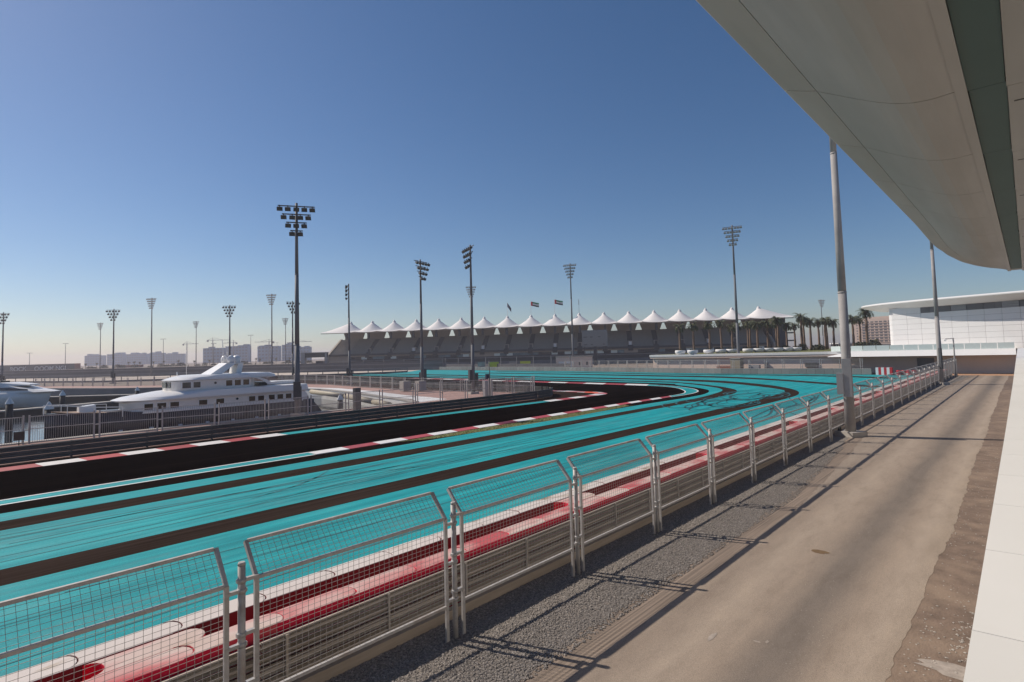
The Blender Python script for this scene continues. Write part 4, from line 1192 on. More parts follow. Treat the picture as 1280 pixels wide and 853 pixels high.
# stern boat deck with a tender, aft deck furniture
yw(MB().loft([[(25.0, -.7, 2.95), (25.0, .7, 2.95), (25.0, .75, 3.1), (25.0, -.75, 3.1)], [(26.2, -.85, 2.9), (26.2, .85, 2.9), (26.2, .9, 3.25), (26.2, -.9, 3.25)], [(28.3, -.8, 2.95), (28.3, .8, 2.95), (28.3, .85, 3.22), (28.3, -.85, 3.22)]], smooth=False), 'tender', M['boat_white'])
yw(MB().box(24.2, 25.0, -1.2, 1.2, 2.9, 3.25), 'aft_seat', M['hull_dark'])
yw(MB().box(28.1, 29.2, -2.6, 2.6, .8, 1.0), 'aft_deck', M['teak'])
yw(MB().box(28.25, 28.4, -2.4, -1.9, 1.0, 2.15).box(28.25, 28.4, 1.9, 2.4, 1.0, 2.15), 'deck_pillar', M['boat_white'])
# arch, domes, antennas
yw(MB().loft([[(19.6, -1.3, 4.2), (19.6, 1.3, 4.2), (20.6, 1.3, 4.2), (20.6, -1.3, 4.2)], [(21.1, -1.0, 5.15), (21.1, 1.0, 5.15), (22.0, 1.0, 5.15), (22.0, -1.0, 5.15)], [(21.2, -1.0, 5.25), (21.2, 1.0, 5.25), (22.9, 1.0, 5.25), (22.9, -1.0, 5.25)]], smooth=False), 'radar_arch', M['boat_white'])
yw(MB().loft([[(22.1, -.9, 4.2), (22.1, .9, 4.2), (22.6, .9, 4.2), (22.6, -.9, 4.2)], [(22.3, -.9, 5.2), (22.3, .9, 5.2), (22.8, .9, 5.2), (22.8, -.9, 5.2)]], smooth=False), 'arch_leg', M['boat_white'])
for x, y, r in ((21.55, .55, .33), (21.75, -.55, .36), (22.45, -.1, .42)):
    yw(MB().lathe([(0.02, 5.25), (r * .8, 5.25), (r, 5.5), (r * .9, 5.75), (r * .55, 5.93), (0.02, 6.0)], 14, (x, y, 0)), 'radar_dome', M['boat_white'])
yw(MB().tube((21.3, 0, 5.2), (21.15, 0, 7.5), .05, .025, 6).bar((21.0, -.5, 6.1), (21.4, .5, 6.1), .08).bar((21.0, -.35, 6.6), (21.35, .35, 6.6), .07).tube((21.7, .3, 6.0), (21.75, .3, 6.9), .05, .03, 6), 'antenna_mast', M['boat_white'])
yw(MB().tube((18.6, 2.0, 4.1), (18.6, 2.0, 6.6), .02, .012, 5), 'whip_antenna', M['boat_white'])
yw(MB().tube((17.2, 0, 4.2), (17.2, 0, 4.55), .06, .05, 8), 'roof_light', M['boat_white'])
def win(x0, x1, y, z0, z1, m, frame=True):
    w = yw(MB().box(x0, x1, y - .02, y + .02, z0, z1), 'window', m)
    if frame:
        f = MB()
        for (p, q) in (((x0, z0), (x1, z0)), ((x0, z1), (x1, z1)), ((x0, z0), (x0, z1)), ((x1, z0), (x1, z1))):
            f.bar((p[0], y, p[1]), (q[0], y, q[1]), .06, .06, up=Vector((0, 1, 0)))
        part('frame', f.mesh('frame', M['boat_white'], fixn=True), w)
for s_ in (-1, 1):
    y = s_ * 2.735
    for x0_, x1_ in ((13.9, 14.6), (14.85, 15.6), (15.85, 16.6), (18.15, 18.9), (19.6, 20.35)):
        win(x0_, x1_, y, 1.46, 2.02, M['amber_glass'])
    for k in range(6):
        win(22.55 + k * .86 + (.18 if k > 1 else 0), 23.2 + k * .86 + (.18 if k > 1 else 0), y, 1.44, 2.02, M['amber_glass'])
    y = s_ * 2.36
    for x0_, x1_ in ((16.9, 17.65), (17.8, 18.45)):
        win(x0_, x1_, y, 3.08, 3.66, M['dark_glass'])
    for k in range(3):
        win(20.6 + k * .78, 21.22 + k * .78, y, 3.08, 3.66, M['amber_glass'])
    for x_, z_, yy in ((19.7, 3.45, 2.37), (21.5, 1.86, 2.75)):
        yw(MB().tube((x_, s_ * yy - .02, z_), (x_, s_ * yy + .02, z_), .11, .11, 12), 'porthole', M['dark_glass'])
for y in (-.8, 0, .8):
    yw(MB().bar((16.45 + abs(y) * .12, y - .33, 3.4), (16.45 + abs(y) * .12, y + .33, 3.4), .5, .5), 'window', M['dark_glass'])
fd = MB()
for k in range(7):
    fd.tube((12.2 + k * 2.2, -3.05, -.9), (12.2 + k * 2.2, -3.05, .05), .16, .16, 8)
yw(fd, 'fender_row', M['boat_white'])

y2 = thing('yacht', (12.4, 129.5, -1.6), 'second pale sport yacht moored beyond the floating jetty', 'yacht', rz=0.0)
y2.rotation_euler = (0, 0, math.atan2(-20.6, 14.6) )     # long axis points bow to the right of the view
def y2p(mb, n, m): return part(n, mb.mesh(n, m, fixn=True), y2, (0 if n in ('hull', 'fender', 'red_buoy') else 4.2, 0, 1.6))
def mir(secs): return [[(-x, y, z) for x, y, z in s] for s in secs]
y2p(MB().loft(mir(hull_secs(-8.6, 16, 2.7, -1.5, lambda t: 1.0 + .45 * (1 - min(t / .6, 1)) * .4)), smooth=True), 'hull', M['boat_white'])
y2p(MB().loft([[(-16 + 0, -2.1, 1.0), (-16, 2.1, 1.0), (-16, 1.9, 2.0), (-16, -1.9, 2.0)], [(-2, -2.2, 1.0), (-2, 2.2, 1.0), (-2, 1.8, 2.2), (-2, -1.8, 2.2)], [(2.5, -1.6, 1.05), (2.5, 1.6, 1.05), (2.2, 1.2, 1.5), (2.2, -1.2, 1.5)], [(5.5, -.7, 1.1), (5.5, .7, 1.1), (5.5, .5, 1.16), (5.5, -.5, 1.16)]], smooth=False), 'cabin', M['boat_white'])
y2p(MB().loft([[(-14, -2.16, 1.45), (-14, 2.16, 1.45), (-14, 2.1, 1.85), (-14, -2.1, 1.85)], [(-2, -2.17, 1.45), (-2, 2.17, 1.45), (-2, 2.06, 1.95), (-2, -2.06, 1.95)], [(1.4, -1.72, 1.4), (1.4, 1.72, 1.4), (1.2, 1.6, 1.6), (1.2, -1.6, 1.6)]], smooth=False), 'cabin_window', M['dark_glass'])
y2p(MB().loft([[(-15, -2.2, 2.15), (-15, 2.2, 2.15), (-15, 2.2, 2.5), (-15, -2.2, 2.5)], [(-4, -2.0, 2.2), (-4, 2.0, 2.2), (-4, 1.8, 2.75), (-4, -1.8, 2.75)], [(1.0, -1.0, 2.2), (1.0, 1.0, 2.2), (1.0, .8, 2.4), (1.0, -.8, 2.4)]], smooth=False), 'fly_bridge', M['boat_white'])
y2p(MB().loft([[(-12, -1.6, 2.6), (-12, 1.6, 2.6), (-10.6, 1.6, 2.6), (-10.6, -1.6, 2.6)], [(-9.6, -1.4, 4.3), (-9.6, 1.4, 4.3), (-8.9, 1.4, 4.3), (-8.9, -1.4, 4.3)]], smooth=False), 'radar_arch', M['boat_white'])
y2p(MB().lathe([(0.02, 4.3), (.4, 4.3), (.45, 4.6), (.3, 4.9), (0.02, 5.0)], 12, (-9.2, 0, 0)), 'radar_dome', M['boat_white'])
y2p(MB().box(-8.0, -5.6, -1.5, 1.5, 2.75, 3.0), 'wind_screen', M['dark_glass'])
for x in (-11, -7.5, -3.5):
    y2p(MB().tube((x, -2.72, -.1), (x, -2.72, .5), .22, .22, 8), 'fender', M['hull_dark'])
y2p(MB().lathe([(.3, 1.2), (.28, 1.5), (.05, 1.75)], 8, (4.2, -.5, 0)), 'red_buoy', M['flag_red'])

# jetties, piles
def jetty(p, q, w, label):
    p, q = Vector(p), Vector(q)
    d = (q - p).normalized(); n = Vector((-d.y, d.x)) * (w / 2)
    t = thing('jetty', (p.x, p.y, -1.6), label, 'jetty')
    L = (q - p).length; k = int(L / 5)
    for i in range(k):
        a_ = p + (q - p) * (i / k); b_ = p + (q - p) * ((i + 1) / k) - d * 0.06
        part('deck_section', MB().prism([(a_.x - n.x, a_.y - n.y), (b_.x - n.x, b_.y - n.y), (b_.x + n.x, b_.y + n.y), (a_.x + n.x, a_.y + n.y)], -.72, -.56).mesh('deck_section', M['concrete'], fixn=True), t, world=True)
    n2 = n * .92
    part('float', MB().prism([(p.x - n2.x, p.y - n2.y), (q.x - n2.x, q.y - n2.y), (q.x + n2.x, q.y + n2.y), (p.x + n2.x, p.y + n2.y)], -1.9, -.73).mesh('float', M['black'], fixn=True), t, world=True)
    return t
jetty((-3, 100), (33, 113), 1.8, 'pale floating jetty running behind the bow of the dark-hulled yacht')
jetty((10, 150), (40, 118), 1.8, 'farther floating jetty reaching the basin end beyond the second yacht')
def pile(x, y, top, label, cone=True, r=0.34):
    t = thing('mooring_pile', (x, y, -1.6), label, 'mooring pile', 'black mooring piles in the marina')
    part('shaft', MB().tube((0, 0, -1), (0, 0, top + 1.6 - (.7 if cone else 0)), r, r, 12).mesh('shaft', M['black']), t)
    if cone:
        part('cap', MB().lathe([(r * 1.15, top + .85), (r * 1.1, top + .98), (.04, top + 1.6)], 12).mesh('cap', M['boat_white']), t)
pile(8.3, 85.1, 2.0, 'black mooring pile in open water at the stern side of the second yacht', True)
pile(9.6, 69.3, 2.05, 'white capped black pile just off the tip of the dark-hulled yacht')
pile(15.5, 101.3, 1.9, 'white capped black pile beside the pale floating jetty')
pile(30.2, 124.5, 1.0, 'short black pile at the far jetty over the white bow roof', True)
pile(36.2, 62.0, 1.1, 'black pile behind the stern of the dark-hulled yacht', True)
b3 = thing('pipe', (46, 80, -0.9), 'long tan pipe running along the white quay wall', 'pipe')
pm3 = MB()
pts3 = [(48.2, 92, -.3), (45.6, 76.5, -.4), (42.6, 64.5, -.5), (41.0, 58.6, -.6)]
for p, q in zip(pts3, pts3[1:]): pm3.tube(p, q, .38, .38, 10)
part('pipe_run', pm3.mesh('pipe_run', M['pipe']), b3, world=True)
sg = single('bollard_sign', MB().box(-.32, .32, -.25, .25, 0, 2.3).mesh('bollard_sign', M['dark_steel']), 'dark upright service pedestal on the promenade near the quay corner', 'pedestal', loc=(31.8, 51.2, 0))
single('notice_board', MB().box(-.3, .3, -.03, .03, .35, .95).box(-.03, .03, -.02, .02, 0, .35).mesh('notice_board', M['hull_dark']), 'small dark square board fixed low on the promenade railing', 'board', loc=(5.6, 51.9, 0))
for x, y, lb in ((52.2, 70.5, 'pale electrical cabinet on the promenade by the fence, the boxier one'), (53.2, 68.0, 'pale slatted electrical cabinet next to the fence gate')):
    c_ = thing('electrical_cabinet', (x, y, 0), lb, 'cabinet', 'cabinets on the promenade')
    part('body', MB().box(-.7, .7, -.5, .5, .1, 1.6).mesh('body', M['concrete']), c_)
    part('door', MB().box(-.62, -.03, -.53, -.5, .2, 1.5).mesh('door', M['cabinet']), c_)
    part('door', MB().box(.03, .62, -.53, -.5, .2, 1.5).mesh('door', M['cabinet']), c_)
ps = thing('control_cubicle', (49.8, 50.2, 0), 'grey control panel with a small blue sign by the promenade corner', 'panel')
part('body', MB().box(-.65, .65, -.2, .2, 0, 2.1).mesh('body', M['cabinet']), ps)
part('blue_sign', MB().box(-.3, .3, -.1, .1, 2.3, 2.9).mesh('blue_sign', M['flag_blue']), ps)
tp = thing('signal_post', (47.5, 47.5, 0), 'thin dark post inside the hairpin corner', 'post')
part('pole', MB().tube((0, 0, 0), (0, 0, 4.6), .06, .05, 8).mesh('pole', M['dark_steel']), tp)

# ------------------------------------------------------------------ grandstand with tented roof
P0, P1 = Vector((133.8, 219.5)), Vector((227.7, 77.3))
ud = (P1 - P0).normalized(); RZ = math.atan2(ud.y, ud.x)
gs = thing('grandstand', (P0.x, P0.y, 0), 'long grandstand with dark raked seats under a row of white tents', 'grandstand', rz=RZ)
# local: x along the stand, -y toward the circuit
LG = (P1 - P0).length; SPC = LG / 17
def gpart(mb, n, m, par=None, kind=None): return part(n, mb.mesh(n, m, fixn=True), par or gs, kind=kind)
def tent_mesh(x0, x1):
    mb = MB(); N1, N2 = 24, 24
    vs = []
    for j in range(N2 + 1):
        for i in range(N1 + 1):
            x = x0 + (x1 - x0) * i / N1; y = -7.5 + 15 * j / N2
            rx = x / (x1 if x > 0 else -x0); ry = y / 7.5
            r = (abs(rx) ** 2.2 + abs(ry) ** 2.2) ** (1 / 2.2)
            r = min(r, 1.0)
            z = 17.0 - 0.95 * max(0, abs(ry) - .15) ** 1.3 * (1 if ry < 0 else .6) + 3.55 * (1 - r) ** 1.2
            # scalloped eave
            z -= 0.35 * (1 - abs(rx) ** 2) * max(0, abs(ry) - .8) / .2
            if abs(rx) > .97 and (x1 > 6 and x > 6 or x0 < -6 and x < -6): z -= .1
            vs.append((x, y, z))
    fs = [(j * (N1 + 1) + i, j * (N1 + 1) + i + 1, (j + 1) * (N1 + 1) + i + 1, (j + 1) * (N1 + 1) + i) for j in range(N2) for i in range(N1)]
    mb.add(vs, fs, 0, True)
    return mb.mesh('tent', M['tent'])
H2 = SPC / 2
tmid, tl, tr = tent_mesh(-H2 + .06, H2 - .06), tent_mesh(-11.2, H2 - .06), tent_mesh(-H2 + .06, 11.2)
cap = MB().lathe([(.8, 19.8), (.72, 20.45), (.4, 20.7), (.3, 21.0), (.08, 21.1)], 12).mesh('tent_cap', M['tent'])
col_me = MB().box(-.45, .45, -5.5, -4.6, 13, 16.2).mesh('column', M['stand_dark'])
for i in range(18):
    x = i * SPC
    t = part('tent', tl if i == 0 else (tr if i == 17 else tmid), gs, (x, 0, 0))
    part('tent_cap', cap, t)
    part('column', col_me, gs, (x + .3, 0, 0))
# eave beam
gpart(MB().box(-10.5, LG + 10.5, -7.35, -7.05, 15.62, 15.9), 'eave_beam', M['stand_conc'])
# raked seats: stepped rows, split by aisles
rows = 13
for i in range(17):
    x0_, x1_ = i * SPC + 1.0, (i + 1) * SPC - 1.0
    if i == 16: x1_ = LG + 2
    mb = MB()
    for k in range(rows):
        y = -6.2 + k * 0.95; z = 6.4 + k * .56
        mb.box(x0_, x1_, y, y + .94 + .02, z - 1.0, z)
        mb.box(x0_ + .1, x1_ - .1, y + .55, y + .7, z, z + .42)
    gpart(mb, 'seat_block', M['seat_grey'])
for i in range(18):
    x = i * SPC
    mb = MB()
    for k in range(rows * 2):
        y = -6.2 + k * .475; z = 6.2 + k * .28
        mb.box(x - .97, x + .97, y, y + .474, z - 1.2, z)
    if 0 < i < 17:
        gpart(mb, 'aisle', M['stand_dark'])
        v = gpart(MB().box(x - .95, x + .95, -4.2, -3.0, 6.6, 9.0), 'vomitory', M['stand_conc'])
        part('doorway', MB().box(x - .55, x + .55, -4.23, -4.2, 6.9, 8.7).mesh('doorway', M['stand_dark'] if i % 3 else M['tent']), v)
es_ = MB()
for k in range(rows):
    es_.box(-7.2, .9, -6.2 + k * .95, -6.2 + k * .95 + .96, 5.4 + k * .56, 6.5 + k * .56)
gpart(es_, 'end_block', M['stand_conc'])
gpart(MB().box(-7, LG + 2.5, -6.6, -6.25, 5.9, 6.7), 'front_parapet', M['stand_dark'])
# sloped end walls
for xe, s_ in ((-7.6, 1), (LG + 3.4, -1)):
    vs = [(-6.6, 4), (7, 4), (7, 13.5), (5.9, 13.5), (-6.6, 6.6)]
    mb = MB()
    mb.loft([[(xe - .4, y, z) for y, z in vs], [(xe + .4, y, z) for y, z in vs]], smooth=False)
    gpart(mb, 'end_wall', M['stand_conc'])
# rear wall panels with triangular gaps at the valleys
for i in range(-1, 18):
    xa, xb = i * SPC + H2, (i + 1) * SPC + H2
    if i == -1: xa = -6
    if i == 17: xb = LG + 3
    mb = MB().loft([[(x, y, z) for x, z in ((xa + .9, 12.4), (xb - 2.7, 12.4), (xb - 1.3, 16.2), (xa - .5, 16.2))] for y in (6.2, 6.5)], smooth=False)
    gpart(mb, 'rear_panel', M['stand_conc'])
gpart(MB().box(-6, LG + 3, 6.0, 6.7, 6, 13.4), 'rear_wall', M['stand_conc'])
# suites below the seats
gpart(MB().box(-9, LG + 3, -4.4, 6, 3.9, 4.25), 'floor_slab', M['stand_conc'])
gpart(MB().box(-8, LG + 3, -3.9, -3.7, 4.25, 6.0), 'suite_back', M['stand_dark'])
rg = random.Random(4)
npn = 64
for k in range(npn):
    x0_ = 2 + (LG - 2) * k / npn; x1_ = x0_ + (LG - 2) / npn - .12
    if k in (20, 21, 22, 23, 44, 45): 
        gpart(MB().box(x0_, x1_ + .12, -5.9, -5.7, 4.25, 6.0), 'suite_panel', M['stand_conc'])
        continue
    gpart(MB().box(x0_, x1_, -5.85, -5.8, 4.3, 6.0), 'suite_window', M['dark_glass'] if rg.random() < .38 else (M['pale_glass'] if rg.random() < .33 else M['teal_glass']))  # pale and teal panes put bright reflections into the glass colour
gpart(MB().box(-9, LG + 3, -6.0, -5.6, 2.2, 4.2), 'lower_wall', M['stand_dark'])
gpart(MB().box(-9, LG + 3, -6.3, -6.1, 3.6, 3.75), 'rail', M['fence_metal'])
gpart(MB().box(-9, LG + 3, -5.9, 6, -.1, 2.2), 'base', M['wall_mid'])
gpart(MB().box(-9.5, 1.5, -6.2, -5.7, -.1, 6.3), 'end_base', M['stand_conc'])
# stair tower at the far end
gpart(MB().box(LG + 4.2, LG + 9.0, -2, 5, 0, 16.3), 'stair_tower', M['stand_dark'])
gpart(MB().box(LG + 2.0, LG + 4.6, -3.0, -1.5, 13.2, 16.4), 'tower_panel', M['cream_wall'])
for z in (7, 10):
    gpart(MB().box(LG + 9.0, LG + 12, -2, 0, z, z + .5), 'landing', M['stand_dark'])
# flags on the tent peaks
def flag(i, kind, label, hgt=6.0):
    bx = P0 + ud * (i * SPC)
    t = thing('flag', (bx.x, bx.y, 21.2), label, 'flag', 'flags flying above the tents', rz=0.0)
    part('pole', MB().tube((0, 0, 0), (0, 0, hgt), .07, .05, 8).mesh('pole', M['tent']), t)
    rx = Vector((RX.x, RX.y)).normalized()
    def wav(u0, u1, v0, v1, m, nm):
        mb = MB(); n = 10; vs = []
        for j in (0, 1):
            for k in range(n + 1):
                u = u0 + (u1 - u0) * k / n; v = v0 if j == 0 else v1
                s = .30 * math.sin(u * 2.0 + 1 + i); dr = -0.5 * u * (1.15 if kind == 'blue' else .42)
                w = 2.6 * u / 2.6
                vs.append((rx.x * w * (.55 if kind == 'blue' else .95) - rx.y * s, rx.y * w * (.55 if kind == 'blue' else .95) + rx.x * s, hgt - .1 - v + dr * 1.0 - (.25 * u if kind == 'blue' else 0)))
        mb.add(vs, [(k, k + 1, n + k + 2, n + k + 1) for k in range(n)], 0, True)
        part(nm, mb.mesh(nm, m), t)
    if kind == 'blue':
        wav(0, 3.0, 0, 1.7, M['flag_blue'], 'cloth')
    else:
        wav(0, .8, 0, 1.8, M['flag_red'], 'red_band')
        wav(.8, 3.6, 0, .6, M['flag_green'], 'green_band')
        wav(.8, 3.6, .6, 1.2, M['flag_white'], 'white_band')
        wav(.8, 3.6, 1.2, 1.8, M['flag_black'], 'black_band')

flag(7, 'blue', 'dark blue flag drooping on the pole above a tent', 5.6)
flag(8, 'uae', 'red, green, white and black flag folded in the breeze, next to the blue flag', 5.6)
flag(9, 'uae', 'red, green, white and black flag streaming out, farthest from the blue flag', 6.0)
fp = P0 + ud * (10 * SPC)
single('flagpole', MB().tube((0, 0, 0), (0, 0, 5.5), .06, .04, 8).tube((0, 0, 3.2), (0, 0, 5.6), .12, .1, 8).mesh('flagpole', M['mast']), 'bare flagpole on a tent peak beside the flags', 'flagpole', loc=(fp.x, fp.y, 21.2))
# screen seen from behind
sc_ = thing('video_screen', (171.3, 116.5, 0), 'large grey screen seen from behind in front of the grandstand', 'screen', rz=RZ)
part('housing', MB().box(-4.6, 4.6, -.5, .5, 6.9, 12.9).mesh('housing', M['screen_back']), sc_)
for x, w, z in ((-3.4, 1.4, 10.4), (-1.2, .9, 10.4), (1.6, .9, 10.4), (-3.4, 1.4, 7.6), (-1.1, .8, 7.6), (3.2, .8, 7.7)):
    part('vent', MB().box(x - w / 2, x + w / 2, -.55, -.5, z - .13, z + .13).mesh('vent', M['stand_dark']), sc_)
part('support', MB().box(-.6, .6, -.3, .3, 0, 6.9).mesh('support', M['dark_steel']), sc_)
part('brace', MB().box(-3.9, -3.6, -.3, .3, 0, 6.9).box(3.6, 3.9, -.3, .3, 0, 6.9).mesh('brace', M['dark_steel']), sc_)
# service cabin and boards behind the wall
cb = thing('service_cabin', (137.8, 101.4, 0), 'small pink flat-roofed service cabin behind the grey block wall', 'cabin', rz=RZ)
part('wall', MB().box(-5.4, 5.4, -2.4, 2.4, 0, 3.7).mesh('wall', M['cream_wall']), cb)
part('roof', MB().box(-5.55, 5.55, -2.55, 2.55, 3.7, 3.9).mesh('roof', M['concrete']), cb)
for x in (-4.6, -2.3):
    part('door', MB().box(x, x + 1.7, -2.44, -2.4, 0, 2.4).mesh('door', M['boat_white']), cb)
for x in (1.4, 3.6):
    part('panel', MB().box(x, x + .5, -2.44, -2.4, 1.2, 2.2).mesh('panel', M['stand_dark']), cb)
for (a_, l_), lb in (((130.2, 130.8), 'pale and lime advertising board behind the block wall, nearer the grandstand end'), ((137.0, 123.0), 'pale and lime advertising board behind the block wall, nearer the cabin')):
    bd = thing('advertising_board', (a_, l_, 0), lb, 'board', rz=RZ)
    part('white_panel', MB().box(-3.4, -1.0, -.05, .05, .8, 2.6).mesh('white_panel', M['concrete']), bd)
    part('lime_panel', MB().box(.2, 3.6, -.05, .05, .8, 2.6).mesh('lime_panel', M['yellow']), bd)
    part('post', MB().box(-3.3, -3.2, .05, .15, 0, 2.6).box(3.4, 3.5, .05, .15, 0, 2.6).mesh('post', M['dark_steel']), bd)

# ------------------------------------------------------------------ podium, terrace, hall
pd = thing('podium', (120, 30, 0), 'long cream podium with a thin roof edge behind the block wall', 'building')
part('wall', MB().prism([(121.2, 1.0), (121.2, 27), (122.0, 66.5), (140, 66.5), (140, 1)], -.1, 3.15).mesh('wall', M['cream_wall'], fixn=True), pd, world=True)
part('roof_slab', MB().prism([(120.5, 1.2), (120.5, 27.6), (121.3, 67.0), (200, 67.0), (200, 1.2)], 3.55, 4.0).mesh('roof_slab', M['white_grc'], fixn=True), pd, world=True)
part('soffit', MB().prism([(120.6, 1.2), (120.6, 27.6), (121.4, 66.9), (140, 66.9), (140, 1.2)], 3.16, 3.54).mesh('soffit', M['cream_wall'], fixn=True), pd, world=True)
fas = MB()
fas.loft([[(117.2, 1.5, 3.05), (120.45, 1.5, 3.05), (120.45, 1.5, 4.02), (118.4, 1.5, 4.02)],
          [(117.2, 24.5, 3.05), (120.45, 24.5, 3.05), (120.45, 24.5, 4.02), (118.4, 24.0, 4.02)],
          [(118.0, 28.0, 3.05), (120.4, 28.0, 3.05), (120.4, 28.0, 3.2), (118.4, 28.0, 3.12)]], smooth=False)
part('fascia', fas.mesh('fascia', M['white_panel'], fixn=True), pd, world=True)
for l0_, l1_, z0_, z1_, m_ in ((30.5, 32.8, 1.1, 1.9, 'stand_dark'), (40.0, 40.5, .8, 2.0, 'dark_steel'), (12.2, 14.6, .6, 2.6, 'wall_mid')):
    part('wall_panel', MB().box(121.0, 121.35, l0_, l1_, z0_, z1_).mesh('wall_panel', M[m_]), pd, world=True)
kio = thing('service_box', (118.6, 45.2, 0), 'tan utility box standing against the cream podium', 'utility box')
part('body', MB().box(-1, 1, -1, 1, 0, 2.9).mesh('body', M['pipe']), kio)
part('plinth', MB().box(-.9, .9, 1.0, 4.0, 0, 1.5).mesh('plinth', M['brick_red']), kio)
part('lid', MB().box(-1.1, 1.1, -1.1, 1.1, 2.9, 3.05).mesh('lid', M['concrete']), kio)
single('concrete_bench', MB().box(-.5, .5, -1, 1, .05, 1.6).box(-.6, .6, -1.1, 1.1, -.05, .05).mesh('concrete_bench', M['cabinet']), 'small grey box beside the tan utility box', 'box', loc=(119.2, 41.8, 0))

HL = Vector((125.6, 18.4)); hd = Vector((-0.326, -0.945)).normalized(); hn = Vector((-0.945, 0.326)).normalized()
hall = thing('exhibition_hall', (HL.x, HL.y, 4.0), 'white panelled hall with a sweeping curved overhanging roof', 'hall', rz=math.atan2(hd.y, hd.x))
# local x along the facade (away from the grandstand), local -y toward us
HWD = 44.0
def hpart(mb, n, m, par=None): return part(n, mb.mesh(n, m, fixn=True), par or hall)
hpart(MB().box(0.4, HWD, .15, 18, 0, 7.9), 'wall', M['joint'])
cw, rows_h = 2.35, 7
rh = 6.6 / rows_h
for i in range(int(HWD / cw)):
    for k in range(rows_h):
        x0_ = i * cw
        nm = hpart(MB().box(x0_ + .015, x0_ + cw - .015, 0, .14, k * rh + .012, (k + 1) * rh - .012), 'wall_panel', M['white_panel'])
    hpart(MB().box(i * cw + .015, i * cw + cw - .015, 0.0, .14, 6.62, 7.75), 'clerestory_panel', M['white_panel'] if i < 2 else M['wall_mid'])
    if i >= 2:
        lv = MB(); n = 6; rr_ = random.Random(i)
        full = rr_.random() < .75
        for s in range(n):
            z = 6.72 + s * .165
            lv.bar((i * cw + .1, -.06, z), (i * cw + cw - (.1 if full else .9), -.06, z + rr_.uniform(-.03, .05)), .05, .13)
        hpart(lv, 'louvre', M['wall_mid'] if i % 3 != 1 else M['cabinet'])
# side wall panels at the rounded corner
for k in range(rows_h):
    mb = MB()
    secs = []
    for z in (k * rh + .012, (k + 1) * rh - .012):
        arc = [(0.0 - 1.1 * math.sin(t), 1.1 - 1.1 * math.cos(t)) for t in [math.pi / 2 * j / 8 for j in range(9)]]
        secs.append([(x, y, z) for x, y in arc] + [(-1.0, 16, z), (.3, 16, z), (.3, .2, z)])
    hpart(mb.loft(secs, smooth=False), 'corner_panel', M['white_panel'])
hpart(MB().box(-.9, .3, .6, 16, 6.62, 7.75), 'corner_band', M['white_panel'])
# roof: swept plan, lens section
def roof_ring(off, z, tipx):
    pts = []
    for j in range(13):
        t = math.pi / 2 * j / 12
        pts.append((tipx + (9 - off) * (1 - math.sin(t)) * 1.0, -5.6 + off - .0 + (14) * (1 - math.cos(math.pi / 2 - t)) * .55 if False else 6.5 - (12.2 - off) * math.sin(t) ** .7))
    return None
def rplan(inset):
    """front edge swings from the rounded tip to the straight eave"""
    P = [(-1.2, 17), (-7.4, 11), (-8.6, 7), (-8.0, 4.0), (-5.8, 1.2), (-2.4, -0.9), (3, -2.2), (8, -2.8), (16, -3.1), (28, -3.2), (44, -3.2)]
    c = crom(P, 60)
    out = []
    cx_, cy_ = 22, 12
    for p in c:
        d = (Vector((cx_, cy_)) - p)
        k = inset / max(d.length, .01)
        out.append((p.x + d.x * k, p.y + d.y * k * 1.0))
    return out + [(44, 18), (20, 18)]
def ring(inset, z): return [(x, y, z) for x, y in rplan(inset)]
hpart(MB().loft([ring(3.3, 7.62), ring(1.8, 7.95), ring(.5, 8.38), ring(.05, 8.55)], smooth=False), 'soffit', M['white_grc'])
hpart(MB().loft([ring(.02, 8.56), ring(0, 8.72), ring(.12, 8.84), ring(1.2, 8.97)], smooth=False), 'roof', M['white_panel'])
# terrace balustrade of pale glass
gl = thing('glass_balustrade', (119.8, 12, 4.0), 'pale green glass balustrade along the white hall terrace', 'balustrade')
pth = path_walk([(118.7, 1.6), (118.7, 23.5), (120.9, 28.0)], 2.0)
for p, q in zip(pth, pth[1:]):
    d = (q - p); n = Vector((-d.y, d.x)).normalized() * .02; e = d * .02
    part('glass_pane', MB().prism([(p.x + e.x - n.x, p.y + e.y - n.y), (q.x - e.x - n.x, q.y - e.y - n.y), (q.x - e.x + n.x, q.y - e.y + n.y), (p.x + e.x + n.x, p.y + e.y + n.y)], 4.03, 5.0).mesh('glass_pane', M['pale_glass'], fixn=True), gl, world=True)
struct('terrace_lawn', MB().prism([(123.5, 30), (123.5, 66), (200, 66), (200, 20), (150, 20)], 4.0, 4.06).mesh('terrace_lawn', M['grass']))

# striped marker at the wall corner
sm_ = thing('striped_barrier', (113.1, 18.3, 0), 'red and white striped barrier at the end of the block wall', 'barrier', rz=math.pi / 2)
for k in range(6):
    part('stripe_panel', MB().box(-1.2 + k * .4, -.8 + k * .4, -.3, .3, 0, 1.25).mesh('stripe_panel', M['flag_red'] if k % 2 == 0 else M['boat_white']), sm_)
tyre = MB()
for k in range(4):
    for z in range(3):
        tyre.lathe([(.18, z * .28), (.33, z * .28 + .02), (.36, z * .28 + .13), (.33, z * .28 + .26), (.18, z * .28 + .27)], 10, (k * .7, (k % 2) * .4, 0))
tag(part('tyre_stack', tyre.mesh('tyre_stack', M['flag_red']), None, (112.3, 14.0, 0), rz=math.pi / 2), 'dark red stacked tyres next to the striped barrier', 'tyre stack')

